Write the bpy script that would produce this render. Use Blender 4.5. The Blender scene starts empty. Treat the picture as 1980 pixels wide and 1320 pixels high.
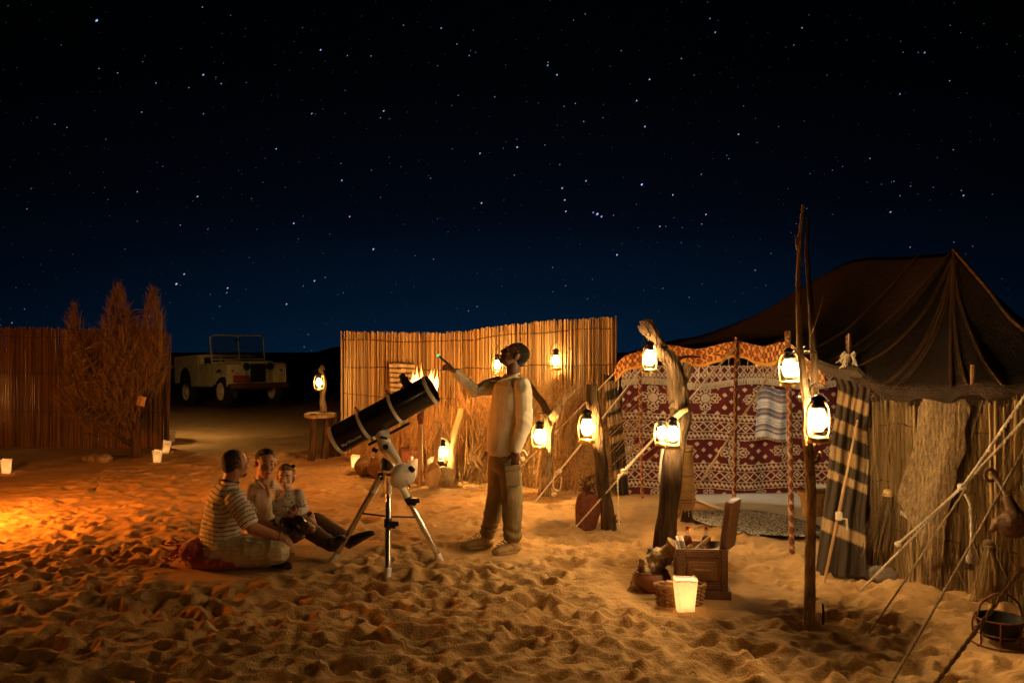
import bpy, bmesh, math, random
import numpy as np
from mathutils import Vector, Matrix
random.seed(7); rng = np.random.default_rng(7)
sc = bpy.context.scene
COL = sc.collection
# ------------------------------------------------------------------ camera, sky, exposure
CAMH, FPX, HOR = 1.69, 1650.0, 675.0          # eye height, focal length and horizon line of the photograph (1980 px wide)
cd = bpy.data.cameras.new('camera'); cam = bpy.data.objects.new('camera', cd); COL.objects.link(cam)
cam.location = (0, 0, CAMH); cam.rotation_euler = (math.pi/2, 0, 0)
cd.sensor_width = 36; cd.lens = 30; cd.shift_y = (HOR-660)/1980; cd.clip_end = 3000
cd.dof.use_dof = True; cd.dof.focus_distance = 7.0; cd.dof.aperture_fstop = 9.0
sc.camera = cam
w = bpy.data.worlds.new('World'); sc.world = w; w.use_nodes = True
nt = w.node_tree; nt.nodes.clear()
out = nt.nodes.new('ShaderNodeOutputWorld'); bg = nt.nodes.new('ShaderNodeBackground')
# clear moonless night: faint blue glow along the horizon, strongest straight ahead, fading to black overhead
tc_ = nt.nodes.new('ShaderNodeTexCoord'); sp_ = nt.nodes.new('ShaderNodeSeparateXYZ'); nt.links.new(tc_.outputs['Generated'], sp_.inputs[0])
cr_ = nt.nodes.new('ShaderNodeValToRGB'); nt.links.new(sp_.outputs['Z'], cr_.inputs[0]); el_ = cr_.color_ramp.elements
for k_, (ps_, c_) in enumerate(((0, (.0005, .0052, .0145)), (.06, (.0004, .0033, .0092)), (.16, (.0003, .0010, .0028)), (.30, (.0002, .0004, .0008)), (1, (.0002, .0003, .0005)))):
    e_ = el_[k_] if k_ < 1 else (el_.new(ps_) if k_ < 4 else el_[-1]); e_.position = ps_; e_.color = (*c_, 1)
pw_ = nt.nodes.new('ShaderNodeMath'); pw_.operation = 'POWER'; mx_ = nt.nodes.new('ShaderNodeMath'); mx_.operation = 'MAXIMUM'; mx_.inputs[1].default_value = 0
nt.links.new(sp_.outputs['Y'], mx_.inputs[0]); nt.links.new(mx_.outputs[0], pw_.inputs[0]); pw_.inputs[1].default_value = 7
ma_ = nt.nodes.new('ShaderNodeMath'); ma_.operation = 'MULTIPLY_ADD'; nt.links.new(pw_.outputs[0], ma_.inputs[0]); ma_.inputs[1].default_value = .95; ma_.inputs[2].default_value = .12
nt.links.new(cr_.outputs[0], bg.inputs[0]); nt.links.new(ma_.outputs[0], bg.inputs['Strength']); nt.links.new(bg.outputs[0], out.inputs[0])
vs = sc.view_settings; vs.view_transform = 'Standard'; vs.look = 'None'; vs.gamma = 1; vs.use_curve_mapping = False
vs.exposure = 0.85
sc.cycles.use_denoising = True
sc.cycles.max_bounces = 6; sc.cycles.diffuse_bounces = 3; sc.cycles.transparent_max_bounces = 12
sc.cycles.caustics_reflective = False; sc.cycles.caustics_refractive = False
sc.cycles.sample_clamp_indirect = 3.0
PW = 3.3   # common factor on lamp power

# ------------------------------------------------------------------ helpers
def P(px, py, Y):
    return Vector(((px-990)/FPX*Y, Y, CAMH-(py-HOR)/FPX*Y))
def GY(py): return CAMH*FPX/(py-HOR)
def G(px, py):
    p = P(px, py, GY(py)); return Vector((p.x, p.y, 0))
V = Vector
def hash3(ix, iy, iz):
    h = (ix.astype(np.int64)*374761393 + iy.astype(np.int64)*668265263 + iz.astype(np.int64)*2147483647) & 0xffffffff
    h = ((h ^ (h >> 13))*1274126177) & 0xffffffff
    h = ((h ^ (h >> 16))*2246822519) & 0xffffffff
    return ((h ^ (h >> 15)) & 0xffff)/65535.0
def vn(p):
    p = np.asarray(p, float); i = np.floor(p).astype(np.int64); f = p-i; f = f*f*(3-2*f)
    r = 0
    for a in (0, 1):
        for b in (0, 1):
            for c in (0, 1):
                wgt = (f[..., 0] if a else 1-f[..., 0])*(f[..., 1] if b else 1-f[..., 1])*(f[..., 2] if c else 1-f[..., 2])
                r = r + wgt*hash3(i[..., 0]+a, i[..., 1]+b, i[..., 2]+c)
    return r*2-1
def fbm(p, o=3):
    p = np.asarray(p, float); r = 0; a = 1
    for k in range(o):
        r = r + a*vn(p*(2.03**k)+17.3*k); a *= .5
    return r
def frame(d):
    d = V(d).normalized(); u = V((0, 0, 1)) if abs(d.z) < .95 else V((1, 0, 0))
    a = d.cross(u).normalized(); b = a.cross(d).normalized(); return a, b
class MB:
    def __init__(s): s.v = []; s.f = []
    def add(s, vs_, fs):
        o = len(s.v); s.v.extend([tuple(q) for q in vs_]); s.f.extend([tuple(i+o for i in f) for f in fs]); return s
    def tube(s, pts, r, n=8, cap=True, rb=None, adir=None, jit=0):
        pts = [V(p) for p in pts]; m = len(pts)
        rs = r if hasattr(r, '__len__') else [r]*m
        rbs = rs if rb is None else (rb if hasattr(rb, '__len__') else [rb]*m)
        vs_ = []; a = None
        for i, p in enumerate(pts):
            d = (pts[min(i+1, m-1)]-pts[max(i-1, 0)])
            if d.length < 1e-9: d = V((0, 0, 1))
            d.normalize()
            if adir is not None: a = V(adir)-d*V(adir).dot(d); a.normalize()
            elif a is None: a = frame(d)[0]
            else: a = a-d*a.dot(d); a.normalize()
            b = d.cross(a)
            for k in range(n):
                t = 2*math.pi*k/n; q = 1+(random.uniform(-jit, jit) if jit else 0)
                vs_.append(p+a*(math.cos(t)*rs[i]*q)+b*(math.sin(t)*rbs[i]*q))
        fs = [(i*n+k, i*n+(k+1) % n, (i+1)*n+(k+1) % n, (i+1)*n+k) for i in range(m-1) for k in range(n)]
        if cap: fs += [tuple(range(n-1, -1, -1)), tuple((m-1)*n+k for k in range(n))]
        return s.add(vs_, fs)
    def box(s, c, size, R=None):
        c = V(c); h = V(size)/2; R = R or Matrix.Identity(3)
        vs_ = [c+R @ V((x*h.x, y*h.y, z*h.z)) for x in (-1, 1) for y in (-1, 1) for z in (-1, 1)]
        return s.add(vs_, [(0, 1, 3, 2), (4, 6, 7, 5), (0, 4, 5, 1), (2, 3, 7, 6), (0, 2, 6, 4), (1, 5, 7, 3)])
    def lathe(s, prof, n=20, c=(0, 0, 0), R=None, cap=True, wob=0, sq=1):
        c = V(c); R = R or Matrix.Identity(3); m = len(prof)
        vs_ = [c+R @ V((r*math.cos(2*math.pi*k/n)*(1+wob*math.sin(5*k+z*30)), r*sq*math.sin(2*math.pi*k/n), z)) for r, z in prof for k in range(n)]
        fs = [(i*n+k, i*n+(k+1) % n, (i+1)*n+(k+1) % n, (i+1)*n+k) for i in range(m-1) for k in range(n)]
        if cap: fs += [tuple(range(n-1, -1, -1)), tuple((m-1)*n+k for k in range(n))]
        return s.add(vs_, fs)
    def ell(s, c, r, R=None, nu=14, nv=9):
        c = V(c); R = R or Matrix.Identity(3); r = (r, r, r) if not hasattr(r, '__len__') else r
        vs_ = [c+R @ V((0, 0, -r[2]))]
        for j in range(1, nv):
            t = -math.pi/2+math.pi*j/nv
            for k in range(nu):
                q = 2*math.pi*k/nu
                vs_.append(c+R @ V((r[0]*math.cos(t)*math.cos(q), r[1]*math.cos(t)*math.sin(q), r[2]*math.sin(t))))
        vs_.append(c+R @ V((0, 0, r[2]))); L = len(vs_)-1
        fs = [(0, 1+(k+1) % nu, 1+k) for k in range(nu)]
        fs += [(1+j*nu+k, 1+j*nu+(k+1) % nu, 1+(j+1)*nu+(k+1) % nu, 1+(j+1)*nu+k) for j in range(nv-2) for k in range(nu)]
        fs += [(1+(nv-2)*nu+k, 1+(nv-2)*nu+(k+1) % nu, L) for k in range(nu)]
        return s.add(vs_, fs)
    def limb(s, pts, r, n=12):
        rs = r if hasattr(r, '__len__') else [r]*len(pts)
        s.tube(pts, rs, n)
        for p, q in zip(pts, rs): s.ell(p, q*.995, nu=n, nv=8)
        return s
    def torus(s, c, R_, r, M3=None, n=20, m=8):
        M3 = M3 or Matrix.Identity(3); c = V(c)
        vs_ = [c+M3 @ V(((R_+r*math.cos(b))*math.cos(a), (R_+r*math.cos(b))*math.sin(a), r*math.sin(b)))
               for a in [2*math.pi*i/n for i in range(n)] for b in [2*math.pi*j/m for j in range(m)]]
        return s.add(vs_, [(i*m+j, ((i+1) % n)*m+j, ((i+1) % n)*m+(j+1) % m, i*m+(j+1) % m) for i in range(n) for j in range(m)])
    def mesh(s, name, org=V((0, 0, 0)), smooth=True, bevel=0):
        me = bpy.data.meshes.new(name); o = V(org)
        me.from_pydata([(a-o.x, b-o.y, c-o.z) for a, b, c in s.v], [], s.f)
        if bevel:
            bm = bmesh.new(); bm.from_mesh(me)
            bmesh.ops.bevel(bm, geom=bm.edges[:], offset=bevel, segments=2, affect='EDGES', profile=.5, clamp_overlap=True)
            bm.to_mesh(me); bm.free()
        me.update()
        if smooth:
            me.polygons.foreach_set('use_smooth', [True]*len(me.polygons))
            try: me.set_sharp_from_angle(angle=math.radians(45))
            except Exception: pass
        return me
    def build(s, name, mt, parent=None, smooth=True, bevel=0, org=None):
        o_ = worg(parent) if parent else (V(org) if org is not None else V((0, 0, 0)))
        return link(name, s.mesh(name, o_, smooth, bevel), mt, parent, None if parent else o_)
def worg(o):
    p = V((0, 0, 0))
    while o: p += V(o.location); o = o.parent
    return p
def link(name, me, mt, parent=None, loc=None):
    ob = bpy.data.objects.new(name, me); COL.objects.link(ob)
    if mt is not None and not me.materials: me.materials.append(mt)
    if parent: ob.parent = parent
    if loc is not None: ob.location = loc
    return ob
def tag(o, label, cat, group=None):
    o['label'] = label; o['category'] = cat
    if group: o['group'] = group
    return o
def thing(name, label, cat, loc=(0, 0, 0), group=None):
    o = bpy.data.objects.new(name, None); COL.objects.link(o); o.location = V(loc); o.empty_display_size = .1
    return tag(o, label, cat, group)
def struct(o, k='structure'): o['kind'] = k; return o
def npmesh(name, verts, faces, cols=None, smooth=True):
    me = bpy.data.meshes.new(name); verts = np.asarray(verts, np.float32); faces = np.asarray(faces, np.int32)
    k = faces.shape[1]
    me.vertices.add(len(verts)); me.vertices.foreach_set('co', verts.ravel())
    me.loops.add(faces.size); me.loops.foreach_set('vertex_index', faces.ravel())
    me.polygons.add(len(faces)); me.polygons.foreach_set('loop_start', np.arange(0, faces.size, k, dtype=np.int32))
    if smooth: me.polygons.foreach_set('use_smooth', np.ones(len(faces), bool))
    me.update(calc_edges=True); me.validate()
    if cols is not None: setcol(me, cols)
    return me
def setcol(me, cols):
    a = me.color_attributes.new('Col', 'FLOAT_COLOR', 'POINT')
    c = np.ones((len(me.vertices), 4), np.float32); c[:, :3] = cols; a.data.foreach_set('color', c.ravel())
def gridfaces(m, n):
    i = np.arange(m-1)[:, None]*n+np.arange(n-1)[None, :]
    return np.stack([i, i+1, i+n+1, i+n], -1).reshape(-1, 4)
def sheet(name, Pts, mt, parent=None, cols=None, thick=.006, org=None):
    """cloth from an (m,n,3) array of points"""
    m, n, _ = Pts.shape; o = worg(parent) if parent else V(org)
    me = npmesh(name, Pts.reshape(-1, 3)-np.array(o), gridfaces(m, n), None if cols is None else cols.reshape(-1, 3))
    ob = link(name, me, mt, parent, None if parent else o)
    if thick:
        md = ob.modifiers.new('thickness', 'SOLIDIFY'); md.thickness = thick; md.offset = 0
    return ob
def coords(me):
    a = np.empty(len(me.vertices)*3, np.float32); me.vertices.foreach_get('co', a); return a.reshape(-1, 3)
def fuse(mb, vox=.006, smooth=3, disp=None, name='body'):
    me = mb.mesh('tmp', smooth=False); ob = bpy.data.objects.new('tmp', me); COL.objects.link(ob)
    r = ob.modifiers.new('r', 'REMESH'); r.mode = 'VOXEL'; r.voxel_size = vox; r.use_smooth_shade = True
    if smooth:
        q = ob.modifiers.new('s', 'SMOOTH'); q.iterations = smooth; q.factor = .5
    dg = bpy.context.evaluated_depsgraph_get(); dg.update()
    m2 = bpy.data.meshes.new_from_object(ob.evaluated_get(dg)); m2.name = name
    bpy.data.objects.remove(ob); bpy.data.meshes.remove(me)
    if disp is not None:
        p = coords(m2); nn = np.empty(len(p)*3, np.float32); m2.vertices.foreach_get('normal', nn); nn = nn.reshape(-1, 3)
        p = p+nn*disp(p)[:, None]; m2.vertices.foreach_set('co', p.astype(np.float32).ravel()); m2.update()
    m2.polygons.foreach_set('use_smooth', np.ones(len(m2.polygons), bool))
    return m2
def fused(name, mb, mt, parent, vox=.006, smooth=3, disp=None, colfn=None):
    me = fuse(mb, vox, smooth, disp, name); o = worg(parent)
    p = coords(me)
    if colfn is not None: setcol(me, colfn(p))
    me.vertices.foreach_set('co', (p-np.array(o)).astype(np.float32).ravel()); me.update()
    me.materials.clear()
    return link(name, me, mt, parent)
def copytree(o, parent=None):
    c = o.copy(); COL.objects.link(c)
    if o.type == 'LIGHT': c.data = o.data.copy()
    c.parent = parent
    for ch in list(o.children): copytree(ch, c)
    return c
def rotm(axis, deg): return Matrix.Rotation(math.radians(deg), 3, axis)
def basis(x, y, z): return Matrix((x, y, z)).transposed()

# ------------------------------------------------------------------ materials
def M(name, col, rough=.85, var=.3, scale=8, bump=.25, bscale=60, metal=0, stretch=(1, 1, 1), attr=False, rnd=0, spec=.3, dist=.01, sheen=0):
    m = bpy.data.materials.new(name); m.use_nodes = True; t = m.node_tree; N = t.nodes; L = t.links
    b = N['Principled BSDF']; b.inputs['Roughness'].default_value = rough; b.inputs['Metallic'].default_value = metal
    b.inputs['Specular IOR Level'].default_value = spec
    if sheen: b.inputs['Sheen Weight'].default_value = sheen
    tc = N.new('ShaderNodeTexCoord'); mp = N.new('ShaderNodeMapping'); mp.inputs['Scale'].default_value = stretch
    L.new(tc.outputs['Object'], mp.inputs[0])
    n1 = N.new('ShaderNodeTexNoise'); n1.inputs['Scale'].default_value = scale; n1.inputs['Detail'].default_value = 5; n1.inputs['Roughness'].default_value = .65
    L.new(mp.outputs[0], n1.inputs['Vector'])
    mr = N.new('ShaderNodeMapRange'); mr.inputs['From Min'].default_value = .3; mr.inputs['From Max'].default_value = .7
    mr.inputs['To Min'].default_value = 1-var; mr.inputs['To Max'].default_value = 1+var
    L.new(n1.outputs[0], mr.inputs[0]); fac = mr.outputs[0]
    if rnd:
        oi = N.new('ShaderNodeObjectInfo'); m2 = N.new('ShaderNodeMapRange'); m2.inputs['To Min'].default_value = 1-rnd; m2.inputs['To Max'].default_value = 1+rnd
        L.new(oi.outputs['Random'], m2.inputs[0]); mu = N.new('ShaderNodeMath'); mu.operation = 'MULTIPLY'
        L.new(fac, mu.inputs[0]); L.new(m2.outputs[0], mu.inputs[1]); fac = mu.outputs[0]
    vm = N.new('ShaderNodeVectorMath'); vm.operation = 'SCALE'
    if attr:
        at = N.new('ShaderNodeAttribute'); at.attribute_name = 'Col'; L.new(at.outputs['Color'], vm.inputs[0])
    else: vm.inputs[0].default_value = col
    L.new(fac, vm.inputs['Scale']); L.new(vm.outputs[0], b.inputs['Base Color'])
    if bump:
        n2 = N.new('ShaderNodeTexNoise'); n2.inputs['Scale'].default_value = bscale; n2.inputs['Detail'].default_value = 4
        L.new(mp.outputs[0], n2.inputs['Vector'])
        bp = N.new('ShaderNodeBump'); bp.inputs['Strength'].default_value = bump; bp.inputs['Distance'].default_value = dist
        L.new(n2.outputs[0], bp.inputs['Height']); L.new(bp.outputs[0], b.inputs['Normal'])
    return m
def emis(name, col, st):
    m = bpy.data.materials.new(name); m.use_nodes = True; t = m.node_tree; t.nodes.clear()
    o = t.nodes.new('ShaderNodeOutputMaterial'); e = t.nodes.new('ShaderNodeEmission')
    e.inputs[0].default_value = (*col, 1); e.inputs[1].default_value = st; t.links.new(e.outputs[0], o.inputs[0])
    m.cycles.emission_sampling = 'NONE'
    return m
def paper(name, col, tr=.6):
    m = bpy.data.materials.new(name); m.use_nodes = True; t = m.node_tree; N = t.nodes; N.clear(); L = t.links
    o = N.new('ShaderNodeOutputMaterial'); mx = N.new('ShaderNodeMixShader'); d = N.new('ShaderNodeBsdfDiffuse'); q = N.new('ShaderNodeBsdfTranslucent')
    n = N.new('ShaderNodeTexNoise'); n.inputs['Scale'].default_value = 30; tc = N.new('ShaderNodeTexCoord'); L.new(tc.outputs['Object'], n.inputs['Vector'])
    r = N.new('ShaderNodeMapRange'); r.inputs['To Min'].default_value = .8; r.inputs['To Max'].default_value = 1.1; L.new(n.outputs[0], r.inputs[0])
    vm = N.new('ShaderNodeVectorMath'); vm.operation = 'SCALE'; vm.inputs[0].default_value = col; L.new(r.outputs[0], vm.inputs['Scale'])
    L.new(vm.outputs[0], d.inputs[0]); L.new(vm.outputs[0], q.inputs[0])
    mx.inputs[0].default_value = tr; L.new(d.outputs[0], mx.inputs[1]); L.new(q.outputs[0], mx.inputs[2]); L.new(mx.outputs[0], o.inputs[0])
    return m
def glass(name, col=(1, 1, 1), milky=.12, rough=.08):
    m = bpy.data.materials.new(name); m.use_nodes = True; t = m.node_tree; N = t.nodes; N.clear(); L = t.links
    o = N.new('ShaderNodeOutputMaterial'); tr = N.new('ShaderNodeBsdfTransparent'); tr.inputs[0].default_value = (*col, 1)
    tl = N.new('ShaderNodeBsdfTranslucent'); tl.inputs[0].default_value = (*col, 1); g = N.new('ShaderNodeBsdfGlossy'); g.inputs['Roughness'].default_value = rough
    a = N.new('ShaderNodeMixShader'); b = N.new('ShaderNodeMixShader'); a.inputs[0].default_value = milky; b.inputs[0].default_value = .07
    L.new(tr.outputs[0], a.inputs[1]); L.new(tl.outputs[0], a.inputs[2]); L.new(a.outputs[0], b.inputs[1]); L.new(g.outputs[0], b.inputs[2]); L.new(b.outputs[0], o.inputs[0])
    return m
def flame_mat(name, st):
    """orange flame, paler and denser at its foot, thinning to its tips (generated height)"""
    m = bpy.data.materials.new(name); m.use_nodes = True; t = m.node_tree; N = t.nodes; N.clear(); L = t.links
    o = N.new('ShaderNodeOutputMaterial'); e = N.new('ShaderNodeEmission'); tr = N.new('ShaderNodeBsdfTransparent'); mx = N.new('ShaderNodeMixShader')
    tc = N.new('ShaderNodeTexCoord'); sp = N.new('ShaderNodeSeparateXYZ'); L.new(tc.outputs['Generated'], sp.inputs[0])
    cr = N.new('ShaderNodeValToRGB'); E = cr.color_ramp.elements
    E[0].position = 0; E[0].color = (1, .62, .2, 1); E[1].position = 1; E[1].color = (1, .2, .02, 1)
    ad = N.new('ShaderNodeMapRange'); ad.inputs['From Min'].default_value = .1; ad.inputs['From Max'].default_value = 1.0
    ad.inputs['To Min'].default_value = .75; ad.inputs['To Max'].default_value = .12
    n = N.new('ShaderNodeTexNoise'); n.inputs['Scale'].default_value = 14; L.new(tc.outputs['Object'], n.inputs['Vector'])
    mu = N.new('ShaderNodeMath'); mu.operation = 'MULTIPLY'; n2 = N.new('ShaderNodeMapRange'); n2.inputs['To Min'].default_value = .2; n2.inputs['To Max'].default_value = 1.5
    L.new(n.outputs[0], n2.inputs[0]); L.new(sp.outputs['Z'], cr.inputs[0]); L.new(sp.outputs['Z'], ad.inputs[0])
    L.new(ad.outputs[0], mu.inputs[0]); L.new(n2.outputs[0], mu.inputs[1])
    L.new(cr.outputs[0], e.inputs[0]); e.inputs[1].default_value = st
    L.new(mu.outputs[0], mx.inputs[0]); L.new(tr.outputs[0], mx.inputs[1]); L.new(e.outputs[0], mx.inputs[2]); L.new(mx.outputs[0], o.inputs[0])
    m.cycles.emission_sampling = 'NONE'
    return m
MT = dict(
 cane=M('golden_cane', (.37, .245, .105), .55, .5, 9, .4, 40, stretch=(1, 1, .12), rnd=.62),
 cane_dark=M('dark_cane_gap_shade', (.15, .078, .034), .75, .35, 6, .4, 40, stretch=(1, 1, .15), rnd=.5),  # brown of the dark wall; also paints shaded gaps behind paler canes
 cane_pale=M('pale_reed', (.33, .215, .09), .65, .45, 9, .5, 60, stretch=(1, 1, .12), rnd=.55),
 straw=M('dry_brushwood', (.40, .235, .085), .7, .65, 26, 0),
 straw_dark=M('grey_brown_twigs', (.14, .088, .045), .85, .6, 22, 0),
 rope=M('white_cotton_rope', (.72, .62, .45), .9, .15, 40, .6, 220),
 rope_brown=M('brown_rope', (.36, .25, .13), .9, .25, 40, .6, 220),
 tie=M('dark_twine', (.07, .045, .025), .9, .3, 30, .4, 150),
 bark=M('grey_bark', (.075, .045, .022), .95, .7, 14, 1.0, 60, stretch=(1, 1, .15), dist=.035, spec=.1),
 bark_pale=M('peeled_branch', (.33, .225, .11), .85, .75, 24, .9, 60, stretch=(1, 1, .35), dist=.02, spec=.15),
 wood=M('carved_brown_wood', (.20, .085, .03), .45, .4, 10, .3, 50, stretch=(1, 1, 6), spec=.4),
 wood_dark=M('dark_carved_wood', (.11, .045, .018), .5, .4, 14, .6, 90, spec=.4),
 woodpale=M('pale_wood', (.45, .28, .12), .65, .3, 10, .3, 40, stretch=(1, 1, .2)),
 black=M('black_iron', (.02, .018, .016), .5, .3, 20, .2, 90, metal=.6),
 brass=M('lantern_brass', (.62, .43, .13), .32, .2, 25, .15, 90, metal=.9),
 tent=M('goat_hair_cloth', (.042, .023, .012), .95, .6, 22, 1.0, 90, dist=.02),
 cloth=M('dyed_cloth', (1, 1, 1), .92, .16, 30, .5, 260, attr=True, dist=.004),
 brownwool=M('brown_wool', (.07, .05, .03), .95, .3, 40, .7, 200),
 sack=M('sack_cloth', (.46, .31, .155), .95, .55, 45, 1.0, 130, stretch=(1.6, 1.6, .5), dist=.02),
 white_metal=M('white_enamel', (.75, .72, .66), .35, .06, 10, .05, 60, spec=.5),
 chrome=M('steel_tube', (.66, .64, .60), .22, .08, 10, 0, metal=1),
 tube_black=M('black_gloss_enamel', (.012, .012, .014), .22, .1, 10, .02, 30, spec=.6),
 plastic=M('black_plastic', (.02, .02, .02), .45, .1, 10, .1, 60),
 skin=M('tanned_skin', (.42, .21, .12), .55, .12, 25, .15, 150, spec=.4),
 skin_dark=M('dark_skin', (.13, .06, .032), .5, .12, 25, .15, 150, spec=.45),
 skin_kid=M('fair_skin', (.55, .31, .20), .55, .1, 25, .1, 150, spec=.4),
 hair=M('black_hair', (.012, .009, .007), .7, .4, 60, .9, 240),
 hair_brown=M('brown_hair', (.035, .018, .009), .65, .4, 60, .9, 240),
 hair_fair=M('light_brown_hair', (.20, .10, .04), .6, .3, 60, .8, 240),
 shirt_cream=M('cream_cotton', (.70, .61, .45), .9, .08, 12, .4, 220, dist=.004),
 shirt_white=M('off_white_cotton', (.60, .53, .47), .9, .08, 12, .4, 220, dist=.004),
 khaki=M('khaki_cotton', (.21, .155, .075), .9, .15, 12, .4, 200, dist=.004),
 beige=M('beige_cotton', (.52, .44, .27), .9, .12, 12, .4, 200, dist=.004),
 dark_trouser=M('brown_trousers', (.095, .055, .03), .85, .25, 12, .4, 200, dist=.004),
 boot=M('suede_boot', (.33, .21, .10), .85, .3, 14, .5, 110, dist=.004),
 shoe=M('black_shoe', (.012, .011, .010), .4, .3, 20, .2, 90),
 red=M('red_velvet', (.32, .045, .025), .9, .3, 14, .6, 90, sheen=.4),
 clay=M('red_clay', (.22, .07, .03), .5, .35, 8, .3, 60, spec=.5),
 hide=M('spotted_hide', (.42, .29, .15), .9, .85, 11, .9, 60, dist=.012),
 leather=M('brown_leather', (.13, .065, .028), .55, .4, 12, .5, 60),
 tan=M('tan_leather', (.36, .21, .07), .7, .35, 8, .3, 60, stretch=(1, 1, 3)),
 rust=M('rusted_metal', (.14, .045, .02), .9, .55, 30, .9, 70, dist=.008),
 wicker=M('wicker', (.28, .15, .06), .7, .35, 20, .4, 120, rnd=.2),
 stone=M('grey_stone', (.22, .17, .12), .9, .3, 8, .8, 30, dist=.02),
 paper=paper('lamp_paper', (.92, .86, .74), .5),
 glass=glass('lantern_glass', (1, .97, .9), .16),
 glass_red=glass('bottle_glass', (.9, .85, .75), .05),
 flame=emis('lamp_flame', (1, .78, .38), 60),
 jeep=M('cream_vehicle_paint', (.60, .53, .32), .5, .22, 6, .1, 40),
 rubber=M('tyre_rubber', (.02, .019, .018), .9, .2, 12, .5, 60),
 matw=M('pale_floor_mat', (.62, .60, .55), .95, .1, 8, .5, 120, stretch=(1, 8, 1), dist=.004),
)
# ------------------------------------------------------------------ sand
def sand_mat():
    m = M('desert_sand', (.48, .285, .115), .95, .16, 3, .55, 90, spec=.15, dist=.012)
    t = m.node_tree; N = t.nodes; L = t.links
    bp = [n for n in N if n.type == 'BUMP'][0]
    tc = [n for n in N if n.type == 'TEX_COORD'][0]
    v = N.new('ShaderNodeTexNoise'); v.inputs['Scale'].default_value = 9; v.inputs['Detail'].default_value = 6; v.inputs['Roughness'].default_value = .6
    L.new(tc.outputs['Object'], v.inputs['Vector'])
    b2 = N.new('ShaderNodeBump'); b2.inputs['Strength'].default_value = .5; b2.inputs['Distance'].default_value = .05
    L.new(v.outputs[0], b2.inputs['Height']); L.new(b2.outputs[0], bp.inputs['Normal'])
    return m
def axis(lo, hi, step, ends):
    a = list(np.arange(lo, hi, step)); s = step; x = a[-1]
    while x < ends[1]: s *= 1.16; x += s; a.append(x)
    s = step; x = lo; pre = []
    while x > ends[0]: s *= 1.16; x -= s; pre.append(x)
    return np.array(pre[::-1]+a)
gx = axis(-5.6, 4.3, .019, (-900, 900))
ys = [3.3]
while ys[-1] < 14: ys.append(ys[-1]+max(.0135, .0030*ys[-1]))
yy = ys[-1]; s_ = .045
while yy < 1200: s_ *= 1.10; yy += s_; ys.append(yy)
yy = 3.3; s_ = .03; pre = []
while yy > -60: s_ *= 1.25; yy -= s_; pre.append(yy)
gy = np.array(pre[::-1]+ys)
X, Y = np.meshgrid(gx, gy)
def sstep(a, b, x): t = np.clip((x-a)/(b-a), 0, 1); return t*t*(3-2*t)
def macro(x, y):
    z = .16*sstep(15, 23, y)+.1*sstep(24, 40, y)
    xs = np.array([-60, -30, -23.6, -17, -14, -12, -6, 0, 7.6, 20, 60]); hs = np.array([.2, .5, .7, 1.05, 1.3, 1.95, 2.1, 1.5, .9, 1.2, .8])
    ridge = np.interp(x, xs, hs)
    z = np.where(y > 30, z*(1-sstep(40, 58, y))+ridge*np.exp(-((y-60)/11.)**2)-3.0*sstep(66, 140, y), z)
    far = sstep(12, 20, y)
    z = z+far*.10*fbm(np.stack([x*.25, y*.25, 0*x], -1), 3)*(1-sstep(25, 32, y))
    return z
def bumps(x, y):
    q = np.stack([x*.8, y*1.3, 0*x], -1)
    a = 1-np.abs(vn(q*2.6)); b = 1-np.abs(vn(q*5.3+9)); c = fbm(q*1.1+3, 2)
    d = 1-np.abs(vn(q*10.7+4)); return .016*(a**2-.4)+.013*(b**2-.4)+.006*(d**2-.4)+.0025*vn(q*27)+.03*c
amp = 1-sstep(11, 17, Y); amp = amp*(1-.8*sstep(5.5, 12, np.abs(X)))
Z = macro(X, Y)+bumps(X, Y)*np.clip(amp, .0, 1)
def dimples(n, x0, x1, y0, y1):
    for _ in range(n):
        cx, cy = random.uniform(x0, x1), random.uniform(y0, y1)
        if random.random() < .3 and cy > 7: continue
        k_ = 1.0 if random.random() < .75 else 1.5; L_, W_ = random.uniform(.05, .13)*k_, random.uniform(.035, .06)*k_; th = random.gauss(0, .7); dp = random.uniform(.006, .022)*k_
        R_ = L_*2.1
        i0, i1 = np.searchsorted(gx, [cx-R_, cx+R_]); j0, j1 = np.searchsorted(gy, [cy-R_, cy+R_])
        if i1-i0 < 3 or j1-j0 < 3: continue
        dx = X[j0:j1, i0:i1]-cx; dy = Y[j0:j1, i0:i1]-cy
        u = (dx*math.cos(th)+dy*math.sin(th))/L_; v = (-dx*math.sin(th)+dy*math.cos(th))/W_
        r = np.sqrt(u*u+v*v)
        Z[j0:j1, i0:i1] += -dp*np.exp(-r**3)+dp*.5*np.exp(-((r-1.3)/.35)**2)
dimples(5600, -5.6, 4.3, 3.4, 8.5)
dimples(2600, -5.6, 4.0, 8.5, 14)
# floor of the tent: trodden flat
cxy = [(1.2, 10.3), (1.5, 9.3), (2.0, 8.1), (2.45, 7.1), (2.75, 6.5), (4.4, 6.5), (4.4, 10.3)]
tm = sstep(0, .35, (X-1.25)*.95+(Y-9.9)*.33)*sstep(6.3, 6.9, Y)*(1-sstep(10.3, 11, Y))
Z = Z*(1-tm*.9)-.01*tm
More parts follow.
